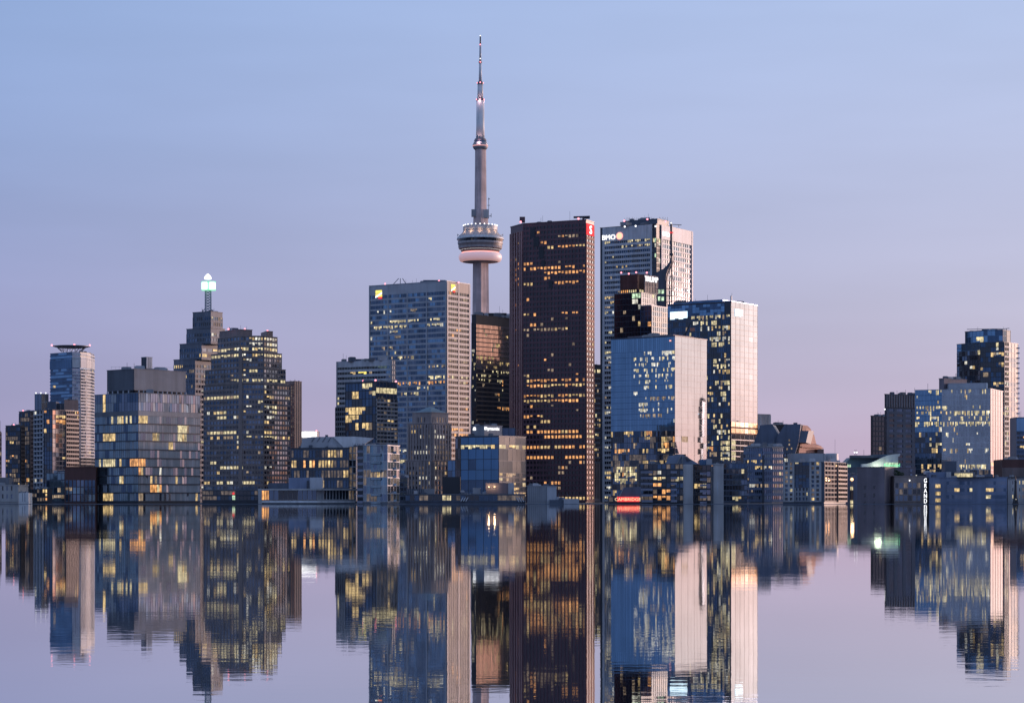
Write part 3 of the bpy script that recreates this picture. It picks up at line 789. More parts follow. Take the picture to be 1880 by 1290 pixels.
# ================================================================== blue and pink glass tower with the blank white signs
b = Building('office_tower', 'blue glass tower with a pink right face and ice-white signs, behind the mirror block', 'skyscraper', 1750, 1342)
k = b.block(corner(1226, 1342, 1390.5, 1750, 33), 553, m='dark_panel', parapet='blue_metal', ph=.5)
OF = ('lit_cream', 'lit_white', 'lit_cream', 'lit_warm', 'lit_dim')
k.fac(0, 556, 577, 5.2, 16, .08, .1, .2, 'blue_metal', glass=('blue_glass', 'navy_glass'), p0=0, t1=.9)
rows = [(582, 1262, 1342, .62), (592, 1272, 1335, .45), (602, 1305, 1342, .8), (602, 1296, 1304, .5, 'lit_white'), (613, 1318, 1342, .5), (632, 1305, 1342, .85, 'lit_cream'), (622, 1280, 1342, .3, 'lit_white'),
        (662, 1308, 1342, .5), (672, 1308, 1342, .85, 'lit_cream'), (683, 1310, 1342, .6), (703, 1312, 1342, .95, 'lit_cream'), (713, 1312, 1342, .5, 'lit_white'), (724, 1296, 1309, .8, 'lit_warm'), (733, 1296, 1342, .3), (744, 1296, 1342, .3), (765, 1296, 1342, .3), (775, 1296, 1342, .3), (785, 1296, 1342, .3), (795, 1318, 1328, .8, 'lit_cream'), (806, 1318, 1342, .4, 'lit_cream'), (826, 1296, 1308, .7, 'lit_amber')]
rows += [(y, 1322, 1345, .98, 'lit_cream') for y in (814, 824, 835, 846)]
k.fac(0, 577, 920, 10.2, 34, .22, .12, .3, 'slate_panel', glass=('navy_glass', 'navy_glass', 'dark_glass'), p0=.12, lm=OF, lit=rows, t1=.985, half=.5)
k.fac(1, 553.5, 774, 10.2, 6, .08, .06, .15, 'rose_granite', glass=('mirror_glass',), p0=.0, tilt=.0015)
k.fac(1, 774, 797, 11.5, 6, .25, .14, .25, 'brick', glass=('sunset_reflection',), p0=0)  # glowing panes and red bands paint the reflected sunset on this face
k.fac(1, 797, 920, 10.2, 6, .16, .14, .35, 'grey_panel', glass=('dark_glass', 'dark_glass', 'navy_glass'), p0=.06, lm=('lit_dim', 'lit_cream'), lit=[(y, 1342, 1352, .95, 'lit_cream') for y in (814, 824, 835, 846)] + [(846, 1352, 1375, .5, 'lit_warm')])  # darker glass stands in for the dark buildings this face reflects
MB().prism([p - b.loc.xy for p in (lambda c: c + [c[0] + c[2] - c[1]])(corner(1236, 1327, 1350, 1766, 33))], Z(556, 1766) - b.loc.z, Z(549.5, 1766) - b.loc.z).put('roof_plant', 'blue_metal', b.e)
p, rz, D_ = k.at(1, 1343, 552, .2)
MB().box(-.6, .6, -.1, 1, 0, 6).put('corner_fin', 'white_stone', b.e, (p.x - b.loc.x, p.y - b.loc.y, p.z - b.loc.z - 2), rz)
def blocksign(blk, i, px, y, w, h, label, n=4):
    p, rz, D = blk.at(i, px, y, .6)
    s = D / F; fw = w * s / abs(math.cos(rz)); hh = h * s
    t_ = thing('illuminated_sign', label, 'sign', p, rz=rz)
    for j in range(n):
        x0 = -fw / 2 + fw * j / n; sk_ = hh * .12
        MB().prism([Vector((x0 + .05, 0)), Vector((x0 + fw / n - .05, 0)), Vector((x0 + fw / n - .05, .5)), Vector((x0 + .05, .5))], -hh / 2 + (hh * .12 if j % 2 else 0), hh / 2).put('letter_block', 'glow_ice', t_)
    return t_
blocksign(k, 0, 1246.5, 574, 30, 14, 'wide ice-white glowing sign high on the dark blue glass face')
blocksign(k, 1, 1356, 572, 16, 13, 'small white glowing sign on the bright pink glass face')

# tower crane in front of it
cr = thing('tower_crane', 'small dark construction crane with a red cab before the blue glass tower', 'crane', Vector((PX(1256, 1690).x, 1690, Z(619, 1690))))
def c3(px, y, dy=0): p = PX(px, 1690); return Vector((p.x, p.y + dy, Z(y, 1690))) - cr.location
q = MB()
for dx in (-1.0, 1.0): q.bar(c3(1256 + dx, 619), c3(1268 + dx * .6, 592), .3)
for j in range(7): q.bar(c3(1256 + 1.7 * j - 1, 619 - 3.9 * j), c3(1257.7 + 1.7 * j + .6, 617 - 3.9 * j - 2), .2)
q.put('jib', 'dark_panel', cr)
q = MB(); p_ = c3(1267, 608); q.box(p_.x, p_.x + 3.6, -1.2, 1.2, p_.z, p_.z + 2.6); q.put('cab', 'red_stone', cr)
q = MB(); q.bar(c3(1254, 624), c3(1256, 612), .7); q.put('mast', 'dark_panel', cr)

# ================================================================== mirror glass block
b = Building('office_tower', 'smooth mirror glass block, deep blue left face and blank pink right face', 'skyscraper', 1600, 1239)
k = b.block(corner(1122, 1239, 1297.5, 1600, 35), 617, m='dark_panel', parapet='slate_panel', ph=.5)
MB().prism([p - b.loc.xy for p in (lambda c: c + [c[0] + c[2] - c[1]])(corner(1152, 1236, 1274, 1622, 35))], Z(619, 1622) - b.loc.z, Z(613.5, 1622) - b.loc.z).put('roof_plant', 'mauve_plaster', b.e)
SP = ('lit_white', 'lit_cream', 'lit_white')
k.fac(0, 618, 643, 25, 30, .02, .14, .12, 'blue_metal', glass=('blue_glass',), p0=0, tilt=.002)
rows = [(649, 1215, 1239, .8), (649, 1175, 1215, .25)] + [(y, 1163, 1236, .36) for y in (660, 670, 681)] + [(y, 1163, 1236, .3) for y in (690, 701, 712)] + [(731, 1185, 1236, .55, 'lit_dim'), (742, 1172, 1190, .8), (752, 1172, 1190, .9), (752, 1195, 1236, .4), (764, 1175, 1215, .5, 'lit_dim'),
        (796, 1180, 1200, .4), (804, 1182, 1195, .9, 'lit_warm'), (806, 1215, 1230, .8, 'lit_warm'), (815, 1215, 1230, .7, 'lit_amber'), (826, 1180, 1195, .8, 'lit_warm'), (833, 1180, 1195, .8, 'lit_warm'), (833, 1205, 1230, .7, 'lit_warm'), (833, 1128, 1155, .7, 'lit_amber'), (845, 1180, 1225, .7, 'lit_warm')]
rows += [(y, 1130, 1176, .95, 'lit_cream') for y in (866, 877, 888)]
k.fac(0, 643, 790, 10.5, 50, .07, .1, .12, 'blue_metal', glass=('blue_glass',), p0=.012, lm=SP, lit=rows, tilt=.003, half=.9)
k.fac(0, 790, 921, 10.6, 34, .09, .14, .15, 'slate_panel', glass=('slate_glass', 'wine_glass', 'navy_glass', 'dark_glass', 'dim_room'), p0=.08, lm=('lit_warm', 'lit_dim', 'lit_dim', 'lit_amber'), lit=rows, tilt=.005)  # dark mixed and warm lit panes stand in for reflected brick buildings
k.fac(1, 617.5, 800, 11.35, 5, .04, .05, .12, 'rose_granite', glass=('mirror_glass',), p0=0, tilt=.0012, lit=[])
k.fac(1, 800, 921, 11.0, 5, .07, .1, .2, 'slate_panel', glass=('mirror_glass',), p0=.03, lm=('lit_dim', 'lit_white'), tilt=.003)
p, rz, D_ = k.at(0, 1231, 625.5, .3)
t_ = thing('illuminated_emblem', 'tiny pale square emblem at the top corner of the mirror glass block', 'sign', p, rz=rz)
MB().box(-1.2, 1.2, 0, .3, -1.0, 1.0).put('panel', 'pale_ridge', t_)
MB().box(-.7, .7, -.15, .05, -.2, .7).put('shield', 'glow_coral', t_)

# ================================================================== left group, from the spire tower to the frame edge
TDW = ('lit_cream', 'lit_warm', 'lit_dim', 'lit_white')
b = Building('office_tower', 'dark stepped blue-grey tower topped by a lattice mast with a glowing green cube', 'skyscraper', 2150, 388)
for (xl, xc, xr, yt, yb) in ((319, 358, 420, 659, 921), (330, 370, 420, 630, 659), (342.5, 387, 413, 602, 630), (354, 387, 408.5, 572, 602)):
    k = b.block(corner(xl, xc, xr, 2150 + (xc - 358) * -.05, 34), yt, None if yb == 921 else yb + 1, m='spire_stone', parapet='spire_stone', ph=.5)
    big = yb - yt > 40
    for i, nb in ((0, 9 if not big else 11), (1, 5 if not big else 12)):
        k.fac(i, yt + (9 if not big else 10), yb if yb < 921 else 920, 9.4, nb, .42, .9, .35, 'spire_stone', 'spire_stone' if i else 'spire_stone', glass=('navy_glass', 'slate_glass', 'dark_glass'),
              p0=(.05 if big else .02) if i == 0 else .22, lm=TDW, lit=[(675, 319, 338, 1, 'lit_warm'), (653, 359, 385, .6, 'lit_warm'), (661, 372, 395, .5), (672, 365, 378, .6), (577, 387, 393, 1), (586, 387, 393, 1), (577, 402, 409, 1), (586, 402, 409, 1), (606, 388, 396, 1, 'lit_white')] if yb != 921 or True else ())
D = 2162.0
def m3(px, y, dy=0.): p = PX(px, D); return Vector((p.x, p.y + dy, Z(y, D)))
q = []
for dx in (-5, 5):
    for dy in (0, 5): q.append((m3(381.5 + dx, 572, dy), m3(381.5 + dx * .95, 515, dy)))
for j in range(8):
    y0, y1 = 570 - j * 5, 565 - j * 5
    q.append((m3(376.5, y0), m3(386.5, y1))); q.append((m3(386.5, y0), m3(376.5, y1))); q.append((m3(376.5, y0, 5), m3(386.5, y0, 5)))
b.bars('lattice_mast', 'pale_metal', q, .42)
q = MB()
for x0, x1 in ((369.5, 382.2), (383.2, 396)):
    p0, p1 = m3(x0, 532) - b.loc, m3(x1, 517.5) - b.loc
    q = MB().lathe([((p1.x - p0.x) * .38, p0.z), ((p1.x - p0.x) * .5, p0.z + .9), ((p1.x - p0.x) * .5, p1.z - .9), ((p1.x - p0.x) * .38, p1.z)], 20, (p0.x + p1.x) / 2, p0.y); q.put('beacon_drum', 'glow_green', b.e)
q = MB(); p0, p1 = m3(370.5, 533) - b.loc, m3(395, 516.5) - b.loc
q.box(p0.x, p1.x, p0.y - 1.2, p0.y + 3.5, p0.z, p1.z).put('beacon_halo', 'glow_emerald', b.e)  # glowing box added around the drums to imitate their green halo
q = MB(); p0 = m3(381.5, 512.5) - b.loc
q.lathe([(3.4, p0.z), (3.6, p0.z + 1.5), (2.6, p0.z + 3.4), (.8, p0.z + 5.2)], 12, p0.x, p0.y); q.put('beacon_crown', 'glow_white', b.e)
b.bars('mast_base_frame', 'mid_panel', [(m3(372, 572), m3(376, 567)), (m3(391, 572), m3(387, 567)), (m3(372, 572), m3(372, 568)), (m3(391, 572), m3(391, 568))], .4)

b = Building('office_tower', 'broad octagonal stone tower stepping back at the top with many lit window rows', 'skyscraper', 1850, 441)
tiers = [(374, 441, 484, 532.5, 704, 921), (377, 441, 484, 524, 676, 704), (388, 441, 484, 517, 647, 676), (400, 441, 484, 509, 617, 647)]
LR = [(728, 375, 441, .95, 'lit_cream'), (728, 441, 483, .35, 'lit_dim'), (728, 483, 500, .95, 'lit_warm'), (728, 500, 530, .4), (700, 424, 525, .8, 'lit_cream'), (655, 386, 517, .93, 'lit_cream'), (640, 400, 482, .85, 'lit_cream'), (640, 486, 510, .9, 'lit_cream'), (629, 455, 482, .7, 'lit_white'), (629, 486, 510, .9, 'lit_white'), (620, 455, 480, .9, 'lit_white'), (620, 486, 510, .9, 'lit_white'),
      (747, 484, 502, .95, 'lit_cream'), (757, 380, 418, .93, 'lit_cream'), (757, 444, 452, .9), (766, 398, 412, .8, 'lit_cream'), (766, 426, 432, .9, 'lit_white'), (766, 484, 502, .6), (777, 484, 502, .8, 'lit_warm'), (738, 484, 490, .8), (710, 484, 490, .8), (719, 484, 490, .8), (796, 378, 441, .85, 'lit_cream'), (796, 444, 455, .8), (796, 484, 500, .8), (806, 378, 441, .35), (806, 441, 484, .5), (806, 484, 510, .9, 'lit_cream'), (806, 520, 532, .7),
      (815, 430, 440, .8), (825, 430, 440, .8), (825, 488, 494, .8), (854, 388, 444, .95, 'lit_cream'), (863, 388, 430, .3, 'lit_dim'), (882, 400, 466, .93, 'lit_cream'), (892, 440, 470, .4), (665, 440, 484, .35, 'lit_white'), (683, 444, 464, .8, 'lit_warm'), (692, 424, 450, .5, 'lit_white'), (747, 444, 475, .35), (854, 484, 500, .3, 'lit_white')]
for n_, (xa, xb_, xc_, xd, yt, yb) in enumerate(tiers):
    pts = [PX(xa, 1885 - n_ * 2), PX(xb_, 1850), PX(xc_, 1852), PX(xd, 1880 - n_ * 4)]
    k = b.block(pts, yt, None if yb == 921 else yb + 1, m='taupe_stone', back=[PX(xd - 10, 1925), PX(xa + 10, 1930)], D=1850, parapet='taupe_stone', ph=.5)
    for i, nb, pw_ in ((0, round((xb_ - xa) / 6), .75), (1, 8, .7), (2, round((xd - xc_) / 4.8), .6)):
        k.fac(i, yt + (2 if n_ else 3), yb if yb < 921 else 920, 9.4, nb, .44, pw_, .35, 'taupe_stone', glass=('dark_glass', 'navy_glass', 'slate_glass'), p0=.045, lm=TDW, lit=LR, half=.4)
for x0, xm, x1, yt in ((403, 441, 463, 605), (479, 490, 501, 608)):
    pts = [PX(x0, 1880), PX(xm, 1856), PX(x1, 1862)]
    k = b.block(pts, yt, 618, m='rose_granite', name='crown', parapet='taupe_stone', ph=.4)
posts_ = mesh('corner_pier', boxv(-1.6, 1.6, -1.0, .3, 0, Z(640, 1850) - GROUND), BOXF, ['taupe_stone'])
p = PX(441.5, 1850); ob('corner_pier', posts_, b.e, (p.x - b.loc.x, p.y - b.loc.y, 0), 0)
for px, y in ((419.5, 604), (449.5, 604), (491, 607)): beacon(b.e, px, y, 1862, .8)

b = Building('office_tower', 'plain brown slab tower with one pinkish window strip, right of the octagonal tower', 'building', 1960, 541)
k = b.block(corner(524, 540.5, 553.5, 1960, 40), 700, m='brown_stone', parapet='brown_stone', ph=.4)
k.fac(0, 704, 920, 5.2, 5, .42, .9, .3, 'red_stone', 'rose_granite', glass=('rose_granite', 'dim_room'), p0=.06, lm=('lit_dim',))
k.fac(1, 700.5, 920, 220, 3, 0, .6, .3, 'taupe_stone', glass=('taupe_stone',), p0=0, tilt=0)

# helipad tower, rounded right side with pale balcony bands
b = Building('residential_tower', 'round-fronted tower with pale balcony bands under a flat saucer roof disc', 'apartment tower', 2150, 132.5)
arc = [PX(92.5, 2176), PX(132.5, 2150), PX(147, 2154), PX(158, 2162), PX(166, 2172), PX(171, 2184), PX(172.5, 2198)]
k = b.block(arc, 646, m='blue_metal', back=[PX(150, 2216), PX(110, 2216)], D=2150, parapet='pale_metal', ph=.3)
k.fac(0, 646, 920, 5.95, 8, .30, .0, .8, 'blue_metal', glass=('navy_glass', 'blue_glass'), p0=.02, lm=TDW)
k.fac(0, 659, 674.5, 15.5, 1, 1, 0, .85, 'blue_metal', glass=('navy_glass',), p0=0)
for i in range(1, 6):
    k.fac(i, 646, 658, 6, 3, .6, .0, .9, 'white_stone', glass=('pale_glass',), p0=0, bandname='balcony')
    k.fac(i, 658.5, 674.5, 16, 1, 1, 0, .9, 'white_stone', glass=('pale_glass',), p0=0, bandname='blank_panel')
    k.fac(i, 676, 840, 5.95, 4, .42, .2, .9, 'white_stone', 'white_stone', glass=('pale_glass', 'mirror_glass', 'slate_glass'), p0=.02, lm=('lit_warm', 'lit_dim'), bandname='balcony', pp=-.5)
    k.fac(i, 840, 920, 5.95, 4, .42, .2, .9, 'mid_panel', glass=('slate_glass', 'dark_glass'), p0=.08, lm=('lit_warm', 'lit_dim'), bandname='balcony')
D = 2178.0
p = PX(131, D)
q = MB(); q.lathe([(6, Z(639.5, D) - b.loc.z), (14, Z(638.3, D) - b.loc.z), (18.3, Z(636.2, D) - b.loc.z), (18.3, Z(635.4, D) - b.loc.z), (10, Z(635.0, D) - b.loc.z)], 40, p.x - b.loc.x, p.y - b.loc.y)
q.put('helipad_disc', 'slate_panel', b.e)
q = []
for j in range(14):
    a = 2 * math.pi * j / 14
    for da in (-.18, .18):
        q.append(((p.x + 9.5 * math.cos(a), p.y + 9.5 * math.sin(a), Z(646, D)), (p.x + 14 * math.cos(a + da), p.y + 14 * math.sin(a + da), Z(638, D))))
b.bars('helipad_strut', 'mid_panel', q, .2)
for px, y in ((95, 633.5), (136.5, 632.5), (165, 633.5)): beacon(b.e, px, y, D - 10, .95)

b = Building('glass_prism', 'slim pale glass fin building rising beside the saucer-roofed tower', 'building', 1780, 76)
k = b.block(corner(64, 76, 89, 1780, 40), 723, m='slate_panel', parapet='pale_metal', ph=.3)
k.fac(0, 724, 920, 30, 2, .03, .2, .2, 'slate_panel', glass=('slate_glass',), p0=0)
k.fac(1, 724, 920, 14, 2, .04, .2, .2, 'pale_metal', glass=('pale_glass', 'teal_glass'), p0=0)
for px in (66, 75, 84): beacon(b.e, px, 721.3, 1785, .55, 'glow_white', 'roof_light')

b = Building('residential_tower', 'dark balconied apartment tower with a pink right side, before the saucer-roofed tower', 'apartment tower', 1662, 96)
k = b.block([PX(64, 1684), PX(81, 1668), PX(96, 1662), PX(120, 1673), PX(143.5, 1688)], 752, m='dark_panel', back=[PX(140, 1722), PX(80, 1722)], D=1662, parapet='slate_panel', ph=.3)
k.fac(0, 753, 920, 8.4, 3, .30, .2, 1.1, 'pale_ridge', glass=('dark_glass', 'navy_glass'), p0=.10, lm=('lit_warm', 'lit_dim', 'lit_white'), bandname='balcony', lit=[(756, 64, 72, 1, 'lit_warm'), (882, 64, 82, .8, 'lit_white')])
k.fac(1, 753, 920, 8.4, 3, .12, .2, .2, 'dark_panel', glass=('navy_glass', 'dark_glass'), p0=.06, lm=('lit_warm', 'lit_amber'), lit=[(787, 83, 88, 1)])
k.fac(2, 753, 830, 8.4, 4, .10, .25, .2, 'rose_granite', glass=('bronze_glass', 'pale_glass'), p0=.02, lm=('lit_warm',), lit=[(770, 96, 120, 1, 'lit_warm'), (777, 94, 120, .8, 'lit_amber')])
k.fac(2, 830, 920, 8.4, 4, .12, .25, .2, 'slate_panel', glass=('slate_glass', 'navy_glass'), p0=.10, lm=('lit_warm', 'lit_dim'))
k.fac(3, 753, 858, 8.1, 6, .40, .25, 1.0, 'rose_granite', 'rose_granite', glass=('bronze_glass', 'wine_glass', 'pale_glass'), p0=.05, lm=('lit_warm',), bandname='balcony', lit=[(756, 130, 143, .6, 'lit_amber')])
k.fac(3, 858, 920, 8.1, 6, .30, .25, .4, 'slate_panel', glass=('slate_glass', 'navy_glass'), p0=.08, lm=('lit_warm', 'lit_dim'))
b.block([PX(87, 1702), PX(103, 1702)], 737, 752.5, m='slate_panel', name='roof_plant', depth=12)
b.block([PX(103, 1706), PX(118, 1706)], 740, 752.5, m='dark_panel', name='roof_plant', depth=12)
b.block(corner(117.5, 118.3, 144, 1692, 50), 733, 752.5, m='rose_granite', name='roof_plant')

for args in (('dark stepped apartment tower with a pink balcony edge, second from the left frame edge', 1750, (35, 54.5, 65), 755, 38), ('plain dark tower with a few orange windows, lower and left of the stepped one', 1730, (10.5, 37, 45), 781, 25)):
    b = Building('residential_tower', args[0], 'apartment tower', args[1], args[2][1])
    k = b.block(corner(*args[2], args[1], args[4]), args[3], m='dark_panel', parapet='slate_panel', ph=.3)
    k.fac(0, args[3] + 3, 920, 8.6, 7, .25, .3, .3, 'dark_panel', glass=('dark_glass', 'navy_glass', 'dim_room'), p0=.11, lm=('lit_amber', 'lit_warm', 'lit_dim'))
    k.fac(1, args[3] + 3, 920, 7.6, 4, .5, .4, .8, 'rose_granite' if args[3] == 755 else 'dark_panel', glass=('wine_glass',), p0=.04, lm=('lit_amber',), bandname='balcony')
    beacon(b.e, args[2][1] - 12, args[3] - 1.5, args[1] + 5, .6)
b = Building('residential_tower', 'dark rounded tower cut off by the left frame edge', 'apartment tower', 1500, -8)
pts = [PX(-34, 1530), PX(-16, 1500), PX(-4, 1504), PX(2.2, 1520)]
k = b.block(pts, 790, m='dark_panel', back=[PX(-4, 1545), PX(-28, 1545)], D=1500)
k.fac(1, 792, 920, 9, 4, .3, .2, .3, 'slate_panel', glass=('navy_glass',), p0=.05); k.fac(2, 792, 920, 9, 2, .3, .2, .3, 'slate_panel', glass=('navy_glass', 'dark_glass'), p0=.1, lm=('lit_dim',))
b.block([PX(-30, 1530), PX(-16, 1510), PX(-6, 1514), PX(.4, 1526)], 770, 790.5, m='dark_panel', back=[PX(-8, 1540), PX(-26, 1540)], D=1500, name='crown')

# ================================================================== middle distance, left of the slab tower
b = Building('office_block', 'grey glass office block with pale floor bands, left of the slab tower', 'office building', 1900, 719)
k = b.block(corner(618, 719, 726, 1900, 30), 661, m='mid_panel', parapet='pale_metal', ph=.5)
k.fac(0, 661, 671, 10, 1, 1, 0, .3, 'white_stone', glass=('slate_glass',), p0=0)
k.fac(0, 671, 920, 9.2, 20, .50, .12, .3, 'white_stone', glass=('slate_glass', 'teal_glass', 'blue_glass'), p0=.06, lm=('lit_dim', 'lit_cream'), lit=[(685, 643, 655, 1, 'lit_warm'), (685, 657, 671, 1, 'glow_yellow'), (685, 676, 683, .7), (736, 618, 626, .5)])
k.fac(1, 662, 920, 9.2, 2, .34, .4, .4, 'pale_metal', glass=('slate_glass',), p0=.03)
posts(b, k, 0, 1, 1.2, 'pale_metal', 661, 920)
b.block([PX(615.5, 1905), PX(636, 1896)], 746, m='grey_panel', name='lower_wing', depth=20).fac(0, 748, 920, 9, 5, .4, .5, .3, 'grey_panel', glass=('slate_glass', 'navy_glass'), p0=.05)
MB().box(-9, 9, 0, 8, 0, 2.2).put('roof_plant', 'slate_panel', b.e, (PX(670, 1930).x - b.loc.x, 1925 - b.loc.y, Z(664, 1930) - b.loc.z))

b = Building('residential_tower', 'dark apartment tower with pink top corner and red roof lights, before the grey glass block', 'apartment tower', 1700, 690)
k = b.block(corner(634, 690, 728.5, 1700, 36), 700, m='dark_panel', parapet='slate_panel', ph=.4)
k.fac(0, 703, 920, 14.6, 9, .10, .25, .25, 'dark_panel', glass=('navy_glass', 'dark_glass', 'dark_glass'), p0=.05, lm=('lit_warm', 'lit_dim'),
      lit=[(717, 664, 689, .9, 'lit_cream'), (732, 645, 651, .9, 'lit_warm'), (755, 634, 657, 1, 'lit_warm'), (770, 636, 657, .9, 'lit_warm'), (788, 655, 675, .7, 'lit_warm')], tilt=.006)
k.fac(1, 701, 711, 10, 6, .05, .2, .2, 'rose_granite', glass=('mirror_glass',), p0=0)
k.fac(1, 711, 722, 11, 6, .1, .3, .2, 'rose_granite', glass=('lit_cream',), p0=.8, lm=('lit_cream', 'lit_warm'), half=0)
k.fac(1, 722, 732, 10, 6, .05, .2, .2, 'rose_granite', glass=('mirror_glass',), p0=0)
k.fac(1, 732, 920, 7.6, 6, .42, .25, 1.1, 'grey_panel', glass=('slate_glass', 'dark_glass', 'dim_room', 'pale_glass'), p0=.12, lm=('lit_dim', 'lit_warm'), bandname='balcony', lit=[(788, 708, 722, .9, 'lit_warm')])
for px, y in ((667, 699), (689.5, 698), (727, 700)): beacon(b.e, px, y, 1700 if px == 689.5 else 1725, .8)

b = Building('white_hall', 'small bright white roof box glowing behind the curved roof pavilion', 'building', 2000, 567)
b.block([PX(553, 2000), PX(582, 2004)], 791, m='white_paint', depth=25, parapet='white_paint', ph=.2)
addbox(b, 'lit_panel', 'glow_white', 554, 581, 792, 802, 1999, .8)
beacon(b.e, 581, 790.5, 1999, .7)

# stone setback tower of the twenties
b = Building('stone_tower', 'old brown stone setback tower with slender piers and a low pyramid roof', 'tower', 1500, 793)
ST = ('lit_white', 'lit_warm', 'lit_cream')
for (xl, xc, xr, yt, yb, al, off) in ((744, 794, 834, 845, 921, 36, 0), (748, 793.5, 828, 777, 846, 36, 4), (757, 792, 823, 757, 778, 36, 8)):
    k = b.block(corner(xl, xc, xr, 1500 + off, al), yt, None if yb == 921 else yb, m='brown_stone', parapet='brown_stone', ph=.4)
    top = yb == 778
    for i, nb in ((0, 8), (1, 6)):
        if top: k.fac(i, yt + 8, 776, 12, 5, .12, 1.9, .35, 'brown_stone', glass=('dim_room', 'dark_glass'), p0=0, t0=.08, t1=.92)
        else:
            k.fac(i, yt + 2, yb if yb < 921 else 919, 9.0, nb, .40, 1.25, .3, 'brown_stone', glass=('dark_glass', 'dim_room', 'brown_stone'), p0=.12 if i == 0 else .07, lm=ST, half=.4, t0=.03, t1=.97, pp=.55, piers='each',
                  lit=[(796, 755, 830, .3), (805, 768, 825, .75, 'lit_white'), (818, 760, 798, .6, 'lit_white'), (827, 760, 798, .6, 'lit_white'), (852, 782, 800, .4), (863, 788, 800, .5), (873, 762, 800, .4), (882, 758, 798, .5)])
for off, (xl, xc, xr, yt, yb) in ((8, (758, 792, 822, 746, 757)),):
    pts = corner(xl, xc, xr, 1500 + off, 36); ring_ = pts + [pts[0] + pts[2] - pts[1]]
    c = sum(ring_, Vector((0, 0))) / 4
    MB().prism([p - b.loc.xy for p in ring_], Z(757, 1508) - b.loc.z, Z(745.5, 1508) - b.loc.z, [c + (p - c) * .12 - b.loc.xy for p in ring_]).put('roof', 'copper_green', b.e)

# blue glass low block with rooftop sign box
b = Building('office_block', 'low blue glass office block with a lit top floor, right of the stone tower', 'office building', 1440, 916)
pts = [PX(836, 1464), PX(846, 1456), PX(916, 1440), PX(965, 1464)]
k = b.block(pts, 800, m='slate_panel', back=[PX(955, 1490), PX(845, 1490)], D=1440, parapet='slate_panel', ph=.3)
BW = ('lit_cream', 'lit_warm', 'lit_white')
k.fac(0, 803, 920, 20, 2, .06, .25, .15, 'dark_panel', glass=('slate_glass',), p0=.15, lm=BW)
k.fac(1, 802, 816, 13.5, 5, .05, .22, .12, 'dark_panel', glass=('deep_blue_glass',), p0=0)
k.fac(1, 816, 823.5, 8, 10, .10, .22, .12, 'dark_panel', glass=('navy_glass', 'slate_glass'), p0=.75, lm=BW, half=.4)
k.fac(1, 823.5, 920, 20, 5, .05, .24, .14, 'dark_panel', glass=('deep_blue_glass', 'deep_blue_glass', 'navy_glass'), p0=.02, lm=BW, tilt=.006)
k.fac(2, 802, 816, 14, 5, .05, .22, .12, 'slate_panel', glass=('teal_panel', 'dark_panel'), p0=0)
k.fac(2, 816, 823.5, 8, 8, .10, .2, .12, 'slate_panel', glass=('teal_panel', 'dark_panel'), p0=.8, lm=BW, half=.3)
k.fac(2, 823.5, 868, 22, 6, .04, .2, .12, 'slate_panel', glass=('teal_panel', 'dark_panel'), p0=.02, lm=BW)
k.fac(2, 868, 921, 9.0, 8, .22, .2, .14, 'slate_panel', glass=('dark_panel', 'teal_panel'), p0=.5, lm=('lit_cream', 'lit_warm', 'lit_dim'), half=.5)
w_ = b.block([PX(822, 1474), PX(847, 1458)], 844, m='slate_panel', name='lower_wing', depth=18)
w_.fac(0, 845, 920, 20, 3, .05, .25, .15, 'dark_panel', glass=('deep_blue_glass', 'deep_blue_glass', 'navy_glass'), p0=.02, lm=BW)
w_ = b.block([PX(960, 1472), PX(966.5, 1472)], 845, m='slate_panel', name='lower_wing', depth=18)
pb = b.block(corner(867, 889, 922, 1458, 50), 781, 802, m='grey_panel', name='roof_box', parapet='grey_panel', ph=.3)
b.block([PX(922, 1474), PX(946, 1476)], 785, 802, m='slate_panel', name='roof_plant', depth=9).fac(0, 786, 801, 15, 2, .08, .3, .2, 'slate_panel', glass=('navy_glass',), p0=0)
word(pb, 1, 902.5, 786, 5.2, 'Dynamic', 'glow_white', 'white word sign on the grey roof box of the low blue glass block', off=.4, sx=1.35, name='rooftop_sign')
p, rz, D_ = pb.at(0, 871.5, 786, .4)
t_ = thing('rooftop_sign', 'small blurred white sign at the left end of the grey roof box', 'sign', p, rz=rz)
MB().box(-1.4, 1.4, 0, .3, -1.0, .2).put('panel', 'glow_white', t_); MB().box(-1.0, 1.0, .05, .3, .2, 1.0).put('upper_panel', 'glow_white', t_)
q = []
for px in (879, 904, 908, 911): q.append(((PX(px, 1468).x, 1468, Z(782, 1468)), (PX(px, 1468).x, 1468, Z(776.5, 1468))))
b.bars('roof_antennas', 'grey_panel', q, .12, 4)

# ---- front row, sheds and pavilions along the quay
def shed(name, label, cat, x0, x1, yt, D, m, depth=10, yb=None, parapet=None):
    b = Building(name, label, cat, D, (x0 + x1) / 2)
    k = b.block([PX(x0, D), PX(x1, D)], yt, yb, m=m, depth=depth, parapet=parapet, ph=.25)
    return b, k
b, k = shed('quay_shed', 'long low dark shed by the water under the blue glass block', 'shed', 744, 964, 907, 1172, 'slate_panel', 14, parapet='mid_panel')
k.fac(0, 909, 921, 12, 26, .25, .3, .2, 'slate_panel', glass=('navy_glass', 'dark_glass', 'dim_room'), p0=.03, lm=('lit_cream',), lit=[(914, 806, 826, .55, 'lit_cream')])
for x0, x1, yt, m, n_ in ((778, 798, 897, 'grey_panel', 'roof_unit'), (868, 882, 895, 'grey_panel', 'roof_unit'), (812, 845, 875, 'black_steel', 'stair_tower'), (745, 778, 897, 'slate_panel', 'roof_unit')):
    addbox(b, n_, m, x0, x1, yt, 908, 1178, 7)
q = []
for x in range(748, 780, 4): q.append(((PX(x, 1176).x, 1176, Z(907.5, 1176)), (PX(x, 1176).x, 1176, Z(898, 1176))))
b.bars('railing', 'pale_metal', q, .09, 4)
